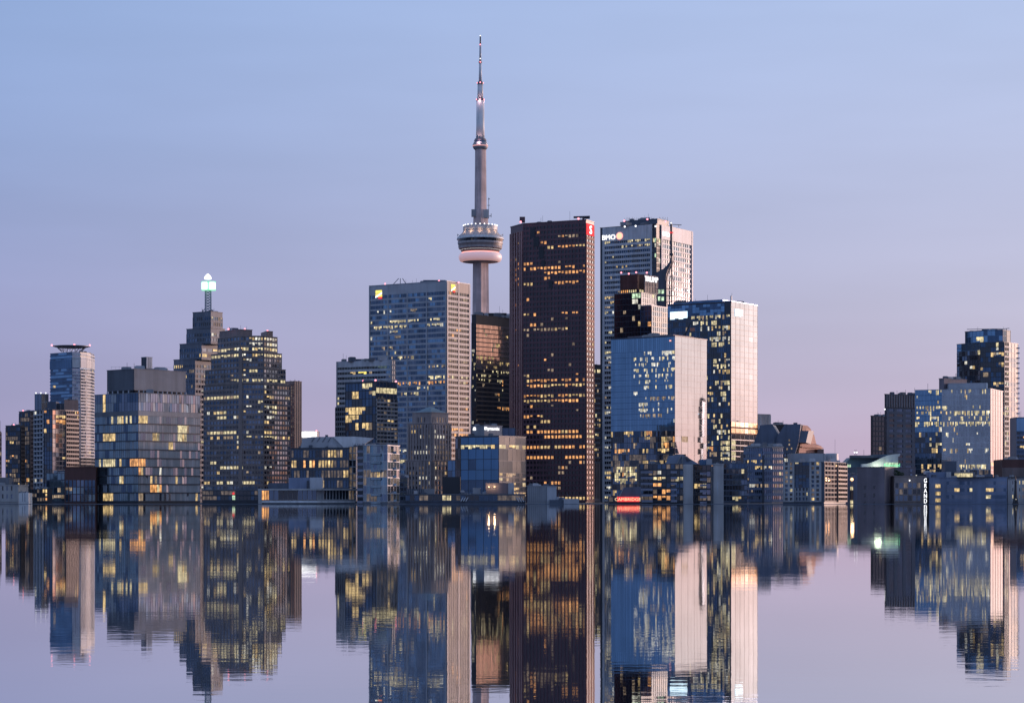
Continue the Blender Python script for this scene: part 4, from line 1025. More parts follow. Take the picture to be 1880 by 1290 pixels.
lampbox = addbox(b, 'lamp_house', 'mauve_plaster', 892, 933, 886, 907, 1180, 7)
addbox(b, 'lamp_house', 'pale_metal', 933, 943.5, 886, 907, 1179, 7)
for px in (897.5, 908):
    p = PX(px, 1179.5)
    o = ob('wall_lamp', shared('wl', lambda: mesh('wall_lamp', *(lambda s: (s.v, s.f))(sphere(.42)), ['glow_warm'])), b.e, (p.x - b.loc.x, p.y - b.loc.y, Z(893.5, 1180) - b.loc.z))
    lt = bpy.data.lights.new('wall_lamp_light', 'POINT'); lt.energy = 260; lt.color = (1, .66, .36); lt.shadow_soft_size = .4
    lo = bpy.data.objects.new('wall_lamp_light', lt); link(lo, b.e); lo.location = o.location + Vector((0, -1.1, .3))
for x0, x1 in ((846, 868), (945, 962)):
    q = MB()
    for j in range(3):
        a = Vector((PX(x0 + 4.5 * j, 1170).x, 1170, Z(920, 1170))) - b.loc; c = Vector((PX(x0 + 8 + 4.5 * j, 1170).x, 1174, Z(906, 1170))) - b.loc
        if x0 > 900: a, c = Vector((PX(x1 - 4.5 * j, 1170).x, 1170, Z(921, 1170))) - b.loc, Vector((PX(x1 - 10 - 4.5 * j, 1170).x, 1174, Z(905, 1170))) - b.loc
        q.bar(a, c, .32, 4)
    q.put('slanted_strut', 'pale_metal', b.e)
b, k = shed('plant_shed', 'grey ribbed metal shed at the foot of the wine-red tower', 'shed', 968, 1022, 892, 1168, 'grey_panel', 12, parapet='grey_panel')
k.fac(0, 893, 921, 28, 14, 0, .18, .1, 'grey_panel', 'mid_panel', glass=('grey_panel',), p0=0, tilt=0)
addbox(b, 'side_bay', 'pale_metal', 1004, 1021.5, 893.5, None, 1167, 3)
b, k = shed('plant_shed', 'small pale box shed by the water right of the ribbed shed', 'shed', 1009, 1063, 917, 1164, 'slate_panel', 10)
addbox(b, 'pale_bay', 'pale_metal', 1035, 1063, 915, None, 1163, 4)

# glazed pavilion with white slabs
b = Building('pavilion', 'long low pavilion with white roof slab and one amber lit doorway at the waterside', 'pavilion', 1160, 582)
pts = [PX(477, 1176), PX(582, 1160), PX(651, 1172)]
k = b.block(pts, 899, m='mid_panel', back=[PX(645, 1190), PX(485, 1192)], D=1160)
k.fac(0, 900, 918, 18, 12, .06, .3, .15, 'taupe_stone', glass=('dark_glass', 'slate_glass', 'dim_room'), p0=0, lit=[(909, 480, 496, 1, 'lit_amber')], lm=('lit_amber',), half=0)
k.fac(1, 900, 918, 18, 12, .10, .5, .15, 'concrete', 'concrete', glass=('curtain', 'dark_glass', 'dim_room'), p0=.0)
def slab(b, name, m, pts, off, ya, yb, D):
    c = sum(pts, Vector((0, 0))) / len(pts)
    MB().prism([p + (p - c).normalized() * off - b.loc.xy for p in pts], Z(yb, D) - b.loc.z, Z(ya, D) - b.loc.z).put(name, m, b.e)
slab(b, 'roof_slab', 'concrete', [PX(474.5, 1176), PX(582, 1157), PX(665, 1172), PX(655, 1196), PX(480, 1196)], .4, 896.5, 899.6, 1160)
slab(b, 'floor_slab', 'white_paint', [PX(476, 1175), PX(582, 1158), PX(651, 1171), PX(645, 1192), PX(485, 1194)], .3, 918.6, 922.6, 1160)
addbox(b, 'end_wall', 'concrete', 474, 480.5, 899, None, 1174, 9)
addbox(b, 'roof_unit', 'blue_plaster', 530, 569, 876.5, 897, 1182, 8); addbox(b, 'roof_unit', 'pale_metal', 568.5, 591.5, 876, 897, 1180, 8)
addbox(b, 'roof_door', 'dark_panel', 563, 567.5, 882, 896.5, 1179.5, .5); addbox(b, 'roof_unit', 'slate_panel', 492, 530, 886, 897, 1184, 8)

b, k = shed('quay_shed', 'low dark waterside block with a small red and green light', 'building', 371, 474, 899, 1185, 'dark_panel', 14, parapet='mid_panel')
k.fac(0, 901, 920, 9, 15, .3, .25, .2, 'dark_panel', glass=('dark_glass', 'dim_room', 'navy_glass'), p0=.0)
beacon(b.e, 428.5, 905.5, 1184, .7, 'glow_red', 'red_light'); addbox(b, 'lit_window', 'lit_green', 426.5, 431.5, 909, 917, 1184.5, .3)

# dark blue apartment block with the pavilion roof
b = Building('apartment_block', 'dark blue apartment block with amber windows under a curved metal roof pavilion', 'apartment building', 1300, 600)
k = b.block([PX(534, 1306), PX(641, 1296)], 822, m='slate_panel', depth=26, parapet='dark_panel', ph=.3)
k.fac(0, 826, 900, 17.4, 19, .30, .5, .25, 'slate_panel', glass=('navy_glass', 'dark_glass', 'navy_glass', 'dim_room'), p0=.03, lm=('lit_warm',), half=0,
      lit=[(849, 534, 542, 1, 'lit_dim'), (849, 555, 562, 1, 'lit_amber'), (849, 570, 577, 1, 'lit_amber'), (849, 587, 607, 1, 'lit_warm'), (832, 626, 636, .9, 'lit_amber'), (882, 592, 606, .9, 'lit_warm'), (898, 612, 640, .6, 'lit_cream')])
k.fac(0, 900, 921, 17.4, 13, .28, .45, .25, 'slate_panel', glass=('dark_glass',), p0=.1, lm=('lit_cream',), indiv=True)
k2 = b.block([PX(641.5, 1298), PX(656, 1294)], 819, m='mid_panel', name='balcony_wing', depth=20)
k2.fac(0, 820, 920, 11.8, 2, .16, .3, 1.0, 'grey_panel', glass=('dim_room', 'dark_glass'), p0=.12, lm=('lit_warm', 'lit_white'), bandname='balcony')
D = 1310.
def w3b(px, y, dy=0): p = PX(px, D + dy); return Vector((p.x, p.y, Z(y, D))) - b.loc
q = MB(); v = [w3b(552, 822), w3b(555, 805), w3b(573, 801.5), w3b(612, 801.5), w3b(630, 811), w3b(630, 821)]; w = [p + Vector((0, 14, 0)) for p in v]; n = len(v)
q.add(v + w, [tuple(range(n)), tuple(range(n, 2 * n))[::-1]] + [(i, n + i, n + (i + 1) % n, (i + 1) % n) for i in range(n)]).put('roof_pavilion', 'pale_metal', b.e)
q = MB()
for x in (572, 582, 592, 602): q.bar(w3b(x, 811, -.2), w3b(x + 6, 802, -.2), .22, 4)
q.put('roof_seam', 'slate_panel', b.e)
q = MB(); v = [w3b(629, 819, -1), w3b(611, 801.4, -1), w3b(650, 801, -1), w3b(686, 804, -1), w3b(671, 814, -1), w3b(668, 821, -1), w3b(630, 822, -1)]; w = [p + Vector((0, 3, 0)) for p in v]; n = len(v)
q.add(v + w, [tuple(range(n)), tuple(range(n, 2 * n))[::-1]] + [(i, n + i, n + (i + 1) % n, (i + 1) % n) for i in range(n)]).put('gable_panel', 'white_paint', b.e)
addbox(b, 'roof_hatch', 'slate_panel', 597, 602, 798, 802, 1315, 3)

# pale glass balcony block at the water
b = Building('apartment_block', 'pale teal glass apartment block with stacked balconies, straight out of the water', 'apartment building', 1145, 700)
pts = [PX(667, 1150), PX(711, 1145), PX(733, 1160)]
k = b.block(pts, 817, m='mid_panel', back=[PX(725, 1180), PX(672, 1180)], D=1145, parapet='pale_metal', ph=.2)
k.fac(0, 818, 921, 14.7, 7, .09, .18, .2, 'pale_metal', glass=('teal_glass', 'slate_glass', 'teal_glass', 'dim_room', 'curtain'), p0=.03, lm=('lit_dim', 'lit_warm'), tilt=.02, indiv=True, lit=[(866, 682, 698, 1, 'lit_warm')], half=0)
k.fac(1, 818, 921, 14.7, 4, .10, .18, .2, 'pale_metal', glass=('teal_glass', 'slate_glass', 'dim_room', 'pale_glass'), p0=.08, lm=('lit_dim', 'lit_warm'), tilt=.02, indiv=True)
def balcony(b, x0, x1, y, D, m='dark_panel', rail='teal_glass', d=1.5):
    p0, p1 = PX(x0, D), PX(x1, D); z = Z(y, D) - b.loc.z
    sl_ = MB().box(p0.x - b.loc.x, p1.x - b.loc.x, p0.y - d - b.loc.y, p0.y - b.loc.y, z - .2, z).put('balcony', m, b.e)
    MB().box(p0.x - b.loc.x, p1.x - b.loc.x, p0.y - d - b.loc.y, p0.y - d + .08 - b.loc.y, z + .002, z + 1.1).put('railing', rail, sl_)
for j in range(7): balcony(b, 681, 699, 836.5 + j * 14.7, 1147)
for j in range(7): balcony(b, 713, 728, 832 + j * 14.7, 1154, 'pale_metal')
w_ = b.block([PX(656, 1165), PX(667, 1160)], 817, m='dark_panel', name='balcony_wing', depth=14)
for j in range(9): balcony(b, 656, 666.6, 830 + j * 11.6, 1160, 'pale_metal', 'slate_glass', 1.8)
# small block between this one and the stone tower
b, k = shed('office_block', 'dark teal low block right of the pale balcony building', 'building', 728, 748, 876, 1240, 'slate_panel', 16)
k.fac(0, 878, 920, 9, 3, .3, .3, .2, 'slate_panel', glass=('navy_glass', 'teal_glass'), p0=.1, lm=('lit_cream',))

# ================================================================== near glass apartment block, left
b = Building('apartment_block', 'large near glass apartment block with dark floor bands and a grey louvred roof box', 'apartment building', 1250, 254)
k = b.block(corner(174.5, 254, 367, 1250, 42), 721, m='dark_panel', parapet='mid_panel', ph=.25)
AP = ('lit_warm', 'lit_cream', 'lit_dim', 'lit_warm')
GL = ('teal_glass', 'curtain', 'navy_glass', 'teal_glass', 'curtain', 'teal_glass')
GR = ('teal_curtain', 'curtain', 'teal_curtain', 'curtain', 'teal_curtain', 'slate_glass', 'pale_glass', 'teal_curtain', 'curtain')
k.fac(0, 721.5, 754, 16, 16, .035, .1, .15, 'slate_panel', glass=('navy_glass', 'curtain', 'slate_glass', 'navy_glass'), p0=0, tilt=.004, lit=[(736, 187, 195, 1, 'lit_warm'), (748, 187, 195, 1, 'lit_warm'), (729, 187, 195, 1, 'lit_warm')], lm=('lit_warm',), half=0)
k.fac(1, 721.5, 754, 16, 26, .035, .1, .15, 'slate_panel', glass=('mirror_glass', 'pale_glass', 'mirror_glass', 'curtain', 'mirror_glass'), p0=0, tilt=.02)
k.fac(0, 754, 762.5, 8.5, 1, 1, 0, .35, 'mid_panel', glass=('mid_panel',), p0=0)
k.fac(1, 754, 762.5, 8.5, 1, 1, 0, .35, 'grey_panel', glass=('mid_panel',), p0=0)
k.fac(0, 762.5, 921, 15.8, 21, .14, .12, .45, 'dark_panel', 'slate_panel', glass=GL, p0=.02, lm=AP, indiv=True, tilt=.006, half=0, pp=-.3,
      lit=[(769, 205, 260, .6, 'lit_cream'), (800, 188, 208, 1, 'lit_warm'), (847, 174, 235, .55, 'lit_cream'), (847, 238, 256, 1, 'lit_amber'), (878, 220, 228, .8, 'lit_warm'), (912, 190, 209, 1, 'lit_warm')])
k.fac(1, 762.5, 921, 15.8, 27, .14, .12, .45, 'dark_panel', 'grey_panel', glass=GR, p0=.03, lm=AP, indiv=True, tilt=.014, half=0, pp=-.3,
      lit=[(769, 254, 272, .9, 'lit_warm'), (786, 326, 344, 1, 'lit_cream'), (800, 326, 344, 1, 'lit_cream'), (800, 279, 302, .8, 'lit_warm'), (815, 310, 317, 1, 'lit_warm'), (847, 256, 266, 1, 'lit_amber'), (861, 256, 264, 1, 'lit_amber'), (861, 279, 300, .5, 'lit_white'), (878, 277, 290, .8, 'lit_dim'), (892, 277, 296, .6, 'lit_amber'), (910, 330, 340, .8, 'lit_dim')])
pts = corner(197, 246, 341, 1262, 42)
kk = b.block(pts, 677, 716, m='mid_panel', name='roof_plant', parapet='mid_panel', ph=.2)
kk.fac(0, 677.5, 715.5, 38, 24, 0, .35, .15, 'dark_panel', glass=('mid_panel',), p0=0, tilt=0)
kk.fac(1, 677.5, 715.5, 38, 44, 0, .30, .12, 'mid_panel', glass=('grey_panel',), p0=0, tilt=0)
b.block(corner(199, 247, 338, 1264, 42), 716, 721.5, m='dark_panel', name='roof_recess')
for i, n_ in ((0, 5), (1, 11)):
    a, c = pts[i], pts[i + 1]
    for j in range(n_ + 1):
        p = a.lerp(c, j / n_) - b.loc.xy
        MB().box(-.35, .35, -.1, .5, Z(721.5, 1262) - b.loc.z, Z(715.8, 1262) - b.loc.z).put('roof_post', 'pale_metal', b.e, (p.x, p.y, 0))
ch = b.block(corner(260, 268.5, 279, 1280, 42), 655.5, 677, m='pale_metal', name='chimney', parapet='grey_panel', ph=.2)
ch.fac(0, 656, 676, 20, 4, 0, .5, .2, 'dark_panel', glass=('slate_panel',), p0=0, tilt=0); ch.fac(1, 656, 676, 20, 4, 0, .6, .3, 'white_stone', glass=('mid_panel',), p0=0, tilt=0)
q = []
for x in range(205, 258, 7): q.append(((PX(x, 1285).x, 1285, Z(677, 1285)), (PX(x, 1285).x, 1285, Z(673, 1285))))
q.append(((PX(203, 1285).x, 1285, Z(673, 1285)), (PX(330, 1285).x, 1285, Z(674.5, 1285))))
b.bars('roof_railing', 'pale_metal', q, .07, 4)

# low blocks at the far left waterside
b, k = shed('brick_block', 'dark brick topped glass block between the rounded tower and the near glass apartments', 'building', 119, 176, 857, 1270, 'brick', 20, parapet='brick')
k.fac(0, 881, 921, 15, 8, .15, .5, .25, 'slate_panel', 'brick', glass=('teal_glass', 'navy_glass', 'slate_glass', 'curtain'), p0=.02, lm=('lit_dim',), tilt=.01)
b, k = shed('office_block', 'teal glass low block left of the brick topped block', 'building', 85, 119, 868, 1290, 'slate_panel', 18)
k.fac(0, 869, 921, 14, 5, .12, .3, .2, 'slate_panel', glass=('teal_glass', 'navy_glass', 'teal_glass'), p0=.03, lm=('lit_dim',), tilt=.01, lit=[(896, 106, 112, 1, 'lit_white')])
b, k = shed('waterside_block', 'low grey stone block with dark windows at the left frame edge', 'building', -40, 34, 890, 1200, 'concrete', 24, parapet='concrete')
k.fac(0, 892, 921, 14, 9, .45, 1.6, .3, 'concrete', glass=('dark_glass', 'slate_glass'), p0=0)
addbox(b, 'roof_unit', 'mid_panel', -20, 17, 876, 891, 1210, 10)
b, k = shed('waterside_shed', 'small pale white shed on the left waterside', 'shed', 34.5, 52.5, 904.5, 1180, 'white_paint', 9)
k.fac(0, 905, 921, 16, 4, .05, .9, .12, 'white_paint', glass=('curtain', 'slate_glass'), p0=0)
b, k = shed('waterside_shed', 'dark low shed with warm lights at the waterside below the balcony tower', 'shed', 53, 88, 897, 1240, 'dark_panel', 12)
k.fac(0, 898, 921, 7, 7, .25, .4, .6, 'dark_panel', glass=('dim_room', 'dark_glass'), p0=.35, lm=('lit_warm', 'lit_amber'), half=.6)

# ================================================================== right of centre, low buildings
b = Building('mall_entrance', 'dark sloped roof entrance block carrying a red lit word sign at the water', 'building', 1165, 1150)
k = b.block([PX(1118, 1166), PX(1178, 1164)], 911.5, m='dark_panel', depth=14)
k.fac(0, 912.5, 921, 8, 8, .1, .3, .2, 'dark_panel', glass=('dim_room', 'dark_glass'), p0=.1, lm=('lit_warm',))
D = 1166.
def w3e(px, y, dy=0): p = PX(px, D + dy); return Vector((p.x, p.y, Z(y, D))) - b.loc
q = MB(); v = [w3e(1138, 911), w3e(1146, 894), w3e(1176, 893), w3e(1178, 911)]; w = [p + Vector((0, 9, 0)) for p in v]
q.add(v + w, [(0, 1, 2, 3), (7, 6, 5, 4), (0, 4, 5, 1), (1, 5, 6, 2), (2, 6, 7, 3), (3, 7, 4, 0)]).put('roof', 'slate_panel', b.e)
p = PX(1153.5, 1163); s = 1163 / F
t_ = thing('illuminated_sign', 'red lit sign with a word in pale letters just above the waterline', 'sign', (p.x, p.y, Z(916, 1163)))
MB().box(-20.5 * s, 20.5 * s, 0, .5, -4.6 * s, 4.6 * s).put('panel', 'glow_red', t_)
letters('lettering', 'CAMBRIDGE', 'glow_warm', 5.6 * s, .3, t_, (-1.2 * s, -.2, -2.8 * s), 0, sx=1.02, spacing=1.05)

b = Building('apartment_block', 'dark brick apartment block with balconies, gabled roof and a tall grey stone pier', 'apartment building', 1200, 1220)
k = b.block([PX(1174, 1206), PX(1256, 1200)], 851, m='dark_panel', depth=24, parapet='mid_panel', ph=.2)
HW = ('lit_amber', 'lit_warm', 'lit_cream')
k.fac(0, 852, 921, 11.2, 10, .30, .45, .3, 'dark_panel', glass=('dark_glass', 'dim_room', 'navy_glass'), p0=.03, lm=HW,
      lit=[(875, 1201, 1222, 1, 'lit_cream'), (875, 1242, 1256, 1, 'lit_cream'), (886, 1202, 1218, .8, 'lit_amber'), (897, 1205, 1232, .8, 'lit_amber'), (907, 1212, 1232, .95, 'lit_amber'), (918, 1202, 1222, .9, 'lit_amber'), (886, 1234, 1256, .5, 'lit_dim'), (863, 1209, 1215, .8, 'lit_white')])
for j in range(6):
    balcony(b, 1176, 1198, 868 + j * 10.6, 1203, 'grey_panel', 'slate_glass', 1.4)
    balcony(b, 1231, 1243, 868 + j * 10.6, 1201, 'grey_panel', 'slate_glass', 1.2)
D = 1203.
q = MB(); v = [w3(0, 0)] * 0
def gw(px, y, dy=0): p = PX(px, 1203 + dy); return Vector((p.x, p.y, Z(y, 1203))) - b.loc
v = [gw(1222, 852, -.5), gw(1227, 836, 4), gw(1252, 833, 4), gw(1284, 852, -.5), gw(1222, 852, 20), gw(1227, 836, 16), gw(1252, 833, 16), gw(1284, 852, 20)]
q.add(v, [(0, 3, 2, 1), (4, 5, 6, 7), (0, 1, 5, 4), (1, 2, 6, 5), (2, 3, 7, 6), (3, 0, 4, 7)]).put('roof', 'roof_slate', b.e)
q = MB()
for x0, y0, x1, y1 in ((1243, 851, 1250, 836), (1252, 851, 1253, 837), (1256, 838, 1268, 850), (1260, 838, 1274, 850)): q.bar(gw(x0, y0, -.6), gw(x1, y1, 2.6), .5, 4)
q.put('roof_rib', 'mid_panel', b.e)
addbox(b, 'stone_pier', 'concrete', 1255.5, 1272.5, 852, None, 1194, 8)
k = b.block([PX(1273, 1202), PX(1313, 1205)], 853, m='dark_panel', name='balcony_wing', depth=20)
k.fac(0, 854, 921, 11.0, 5, .25, .4, .2, 'dark_panel', glass=('dim_room', 'dark_glass', 'slate_glass'), p0=.12, lm=HW, lit=[(887, 1273, 1284, .8, 'lit_warm'), (908, 1272, 1280, .8, 'lit_cream'), (908, 1296, 1306, .9, 'lit_cream')])
for j in range(6): balcony(b, 1284.5, 1297.5, 870.5 + j * 10.7, 1201, 'white_stone', 'slate_glass', 1.5)
addbox(b, 'roof_tank', 'blue_metal', 1285, 1297, 843, 853, 1212, 6); addbox(b, 'roof_tank', 'pale_metal', 1297, 1307, 842, 853, 1210, 6)
b, k = shed('stair_tower', 'tall plain grey concrete shaft standing in the water with a thin pale slot', 'tower', 1311, 1328.5, 852, 1180, 'concrete', 8, parapet='concrete')
addbox(b, 'slot_light', 'pale_ridge', 1316.8, 1318.4, 883, 909, 1179.8, .3); addbox(b, 'side_wall', 'mid_panel', 1307, 1311, 855, None, 1184, 6)

b = Building('office_block', 'dark glass low block with pale sills between the grey shaft and the curved office', 'office building', 1320, 1350)
k = b.block([PX(1328, 1322), PX(1372, 1320)], 850, m='slate_panel', depth=24)
k.fac(0, 851, 921, 10.0, 8, .22, .2, .3, 'slate_panel', glass=('navy_glass', 'dark_glass', 'slate_glass'), p0=.12, lm=('lit_cream', 'lit_warm', 'lit_dim'), lit=[(913, 1344, 1356, .9, 'lit_cream')])

# curved grey office
b = Building('office_block', 'curved blue-grey office block with ribbon windows, below the twin gabled roofs', 'office building', 1350, 1405)
arc = [PX(1366, 1366), PX(1376, 1356), PX(1400, 1350), PX(1418, 1352), PX(1438, 1360)]
k = b.block(arc, 820, m='grey_panel', back=[PX(1432, 1390), PX(1372, 1390)], D=1350, parapet='grey_panel', ph=.3)
for i, nb in ((0, 3), (1, 7), (2, 5), (3, 5)):
    k.fac(i, 822, 921, 10.9, nb, .46, .12, .35, 'blue_plaster', glass=('slate_glass', 'curtain', 'slate_glass', 'navy_glass'), p0=.08, lm=('lit_cream', 'lit_white', 'lit_dim'), lit=[(847, 1366, 1400, .55, 'lit_warm'), (858, 1386, 1420, .8, 'lit_warm'), (889, 1386, 1438, .5, 'lit_dim')])
p = PX(1401, 1349); MB().box(-.5, .5, -.6, .4, 0, Z(835, 1350) - GROUND).put('dark_fin', 'dark_panel', b.e, (p.x - b.loc.x, p.y - b.loc.y, 0))
q = b.block([PX(1373, 1358), PX(1438, 1362)], 818, 822, m='grey_panel', name='roof_step', depth=20)

# twin gabled slate roof hall with red stone end
b = Building('gabled_hall', 'steep slate roofed hall with two gables and a red sandstone end wall catching the sunset', 'hall', 1600, 1440)
def g3(px, y, dy=0): p = PX(px, 1600 + dy); return Vector((p.x, p.y, Z(y, 1600))) - b.loc
def roof(name, pts, dy0, dy1, m, sk_=0.):
    v = [g3(x, y, dy0 + sk_ * (x - pts[0][0])) for x, y in pts]; w = [p + Vector((6, dy1 - dy0, 0)) for p in v]; n = len(v)
    return MB().add(v + w, [tuple(range(n)), tuple(range(n, 2 * n))[::-1]] + [(i, n + i, n + (i + 1) % n, (i + 1) % n) for i in range(n)]).put(name, m, b.e)
roof('roof', [(1368, 832), (1384, 812), (1396, 780), (1418, 778.5), (1434, 806), (1440, 832)], 0, 30, 'roof_slate')
roof('roof', [(1424, 832), (1426, 802), (1441, 779), (1470, 778.5), (1466, 812), (1460, 832)], -3, 26, 'roof_slate')
roof('end_wall', [(1466, 832), (1470, 812), (1474, 779), (1480, 785), (1481, 792), (1486, 795), (1490, 812), (1500, 816), (1501, 832)], 2, 20, 'red_stone', .75)
roof('end_roof', [(1465, 812), (1470, 790), (1480, 790), (1474, 814)], 1, 1.9, 'roof_slate', .7)
roof('cornice', [(1472, 820.5), (1472, 818.5), (1503, 818.5), (1503, 820.5)], 3, 20, 'red_stone', .75)
addbox(b, 'annex', 'rose_granite', 1501, 1512.5, 824, 833, 1622, 14)
addbox(b, 'roof_vent', 'slate_panel', 1458, 1464, 775.5, 780, 1612, 5)
k = b.block([PX(1366, 1606), PX(1502, 1602)], 831, m='taupe_stone', depth=26)
k.fac(0, 832, 860, 9, 26, .4, .6, .3, 'taupe_stone', glass=('dark_glass', 'slate_glass'), p0=.25, lm=('lit_cream', 'lit_warm', 'lit_white'))
for px, y in ((1448, 806), (1448, 814), (1444, 822), (1452, 821)): addbox(b, 'dormer_light', 'lit_dim', px, px + 2.5, y, y + 3.5, 1596.5, .4)
b = Building('glass_block', 'pale sky-reflecting glass block seen in the notch between the twin gables', 'building', 1800, 1430)
b.block([PX(1415, 1800), PX(1445, 1804)], 778.5, m='pale_glass', depth=20, parapet='pale_metal', ph=.3)
b = Building('striped_block', 'distant block with white and dark vertical stripes beside the pink glass tower', 'building', 2200, 1402)
k = b.block(corner(1378, 1385, 1414.5, 2200, 55), 760, m='dark_panel', parapet='pale_metal', ph=.4)
k.fac(1, 761, 920, 160, 8, .03, 1.6, .8, 'white_stone', glass=('dark_glass',), p0=0)

# stone apartment block with pink right side
b = Building('apartment_block', 'stone apartment block with paired windows and a pink lit balcony side', 'apartment building', 1165, 1513)
pts = [PX(1437.5, 1180), PX(1513, 1165), PX(1536, 1186), PX(1552.5, 1206)]
k = b.block(pts, 847, m='slate_panel', back=[PX(1545, 1220), PX(1450, 1222)], D=1165, parapet='concrete', ph=.2)
PW = ('lit_cream', 'lit_warm', 'lit_white')
for t0, t1, nb in ((.02, .29, 2), (.66, .94, 2)):
    k.fac(0, 848, 921, 8.5, nb, .36, 1.15, .6, 'concrete', glass=('dark_glass', 'navy_glass', 'dim_room'), p0=.30, lm=PW, t0=t0, t1=t1, half=.3, run=.4, indiv=True)
k.fac(0, 848, 895, 6.2, 4, .14, .12, .2, 'slate_panel', glass=('navy_glass', 'dark_glass'), p0=.05, lm=('lit_cream',), t0=.30, t1=.65)
k.fac(0, 895, 921, 8.5, 4, .36, .9, .6, 'grey_panel', glass=('dark_glass', 'navy_glass'), p0=.15, lm=PW, t0=.30, t1=.65, half=.3)
k.fac(1, 848, 921, 8.5, 4, .35, .9, .3, 'mauve_stone', glass=('dark_glass', 'bronze_glass', 'dim_room'), p0=.06, lm=('lit_cream',))
k.fac(2, 848, 921, 8.5, 4, .42, .3, 1.0, 'rose_granite', glass=('wine_glass', 'dim_room', 'bronze_glass'), p0=.02, lm=('lit_warm',), bandname='balcony')
addbox(b, 'roof_plant', 'grey_panel', 1452, 1515, 832, 847.2, 1190, 14)
q = MB(); p = PX(1527, 1205) - b.loc.xy; q.lathe([(3.6, Z(847.5, 1205) - b.loc.z), (3.6, Z(833, 1205) - b.loc.z), (3.2, Z(832, 1205) - b.loc.z)], 20, p.x, p.y); q.put('roof_tank', 'pale_metal', b.e, smooth=False)
b.bars('roof_mast', 'mid_panel', [((PX(1533, 1205).x, 1205, Z(834, 1205)), (PX(1533, 1205).x, 1205, Z(806, 1205)))], .07, 4)
beacon(b.e, 1535.5, 854.5, 1183, .45, 'glow_warm', 'wall_light')

b, k = shed('waterside_block', 'plain blue-grey low block with a stack of lit windows beside a glowing lamp', 'building', 1546, 1580, 872, 1215, 'blue_plaster', 14)
for y in (893, 918): addbox(b, 'lit_window', 'lit_cream', 1561.5, 1566, y, y + 6, 1214.6, .4)
addbox(b, 'window_frame', 'dark_panel', 1561, 1566.5, 900, 917, 1214.7, .3)
lp = thing('street_lamp', 'glowing amber globe lamp on a thin post before the blue-grey low block', 'lamp', (PX(1564, 1190).x, 1190, GROUND))
MB().bar((0, 0, 0), (0, 0, Z(882, 1190) - GROUND), .12, 6).put('post', 'dark_panel', lp)
q = sphere(.95, 12); q.put('globe', 'glow_warm', lp, (0, 0, Z(879.5, 1190) - GROUND), smooth=True)
lt = bpy.data.lights.new('street_lamp_light', 'POINT'); lt.energy = 500; lt.color = (1, .6, .3); lt.shadow_soft_size = 1
lo = bpy.data.objects.new('street_lamp_light', lt); link(lo, lp); lo.location = (0, -1.6, Z(879.5, 1190) - GROUND)

# hotel with white wing roof and green word sign
b = Building('hotel_block', 'low hotel with a sweeping white curved end wall carrying a green lit sign', 'hotel', 1400, 1610)
def h3(px, y, dy=0): p = PX(px, 1400 + dy); return Vector((p.x, p.y, Z(y, 1400))) - b.loc
top = [(1582, 857), (1582, 851.5), (1590, 851), (1598, 849.5), (1606, 846.5), (1615, 842), (1624, 837.8), (1633, 835), (1642, 833.4), (1653, 832.6)]
v = [h3(x, y) for x, y in top] + [h3(1651, 837.5), h3(1649, 837.5), h3(1649, 858)]
w = [p + Vector((0, 4, 0)) for p in v]; n = len(v)
MB().add(v + w, [tuple(range(n)), tuple(range(n, 2 * n))[::-1]] + [(i, n + i, n + (i + 1) % n, (i + 1) % n) for i in range(n)]).put('curved_end_wall', 'white_paint', b.e)
v = [h3(1548, 857, 10), h3(1550, 851, 10), h3(1562, 839, 10), h3(1600, 834, 10), h3(1632, 833, 10), h3(1636, 857, 10)]; w = [p + Vector((0, 18, 0)) for p in v]; n = len(v)
MB().add(v + w, [tuple(range(n)), tuple(range(n, 2 * n))[::-1]] + [(i, n + i, n + (i + 1) % n, (i + 1) % n) for i in range(n)]).put('roof', 'copper_green', b.e)
addbox(b, 'roof_ledge', 'slate_panel', 1562, 1630, 835.5, 840, 1404, 6)
addbox(b, 'lit_clerestory', 'lit_green', 1550, 1562, 852, 857, 1405, 2)
b.block([PX(1546, 1404), PX(1650, 1402)], 857, m='slate_panel', depth=24)
addbox(b, 'sign_pier', 'white_paint', 1630.5, 1641, 848, 868, 1398.2, 1.2)
for x in (1569, 1573): beacon(b.e, x, 830, 1420, .5, 'glow_white', 'roof_light')
b.bars('roof_mast', 'mid_panel', [(h3(x, 838, 20) + b.loc, h3(x, 824, 20) + b.loc) for x in (1569, 1571, 1573, 1586)], .12, 4)
p = PX(1637.5, 1396.5); s = 1396.5 / F
t_ = thing('illuminated_sign', 'green lit word sign on the curved white end wall', 'sign', (p.x, p.y, Z(853, 1396.5)))
letters('lettering', 'Novotel', 'glow_emerald', 6.2 * s, .35, t_, (0, 0, -3.4 * s), 0, sx=1.0)
MB().box(-11.5 * s, 11.5 * s, .3, .6, -4.6 * s, 4.4 * s).put('light_panel', 'glow_green' if False else 'lit_green', t_)
lt = bpy.data.lights.new('hotel_flood_light', 'POINT'); lt.energy = 1400; lt.color = (.85, 1, .7); lt.shadow_soft_size = 2.5
lo = bpy.data.objects.new('hotel_flood_light', lt); link(lo, b.e); lo.location = h3(1612, 856, -4)

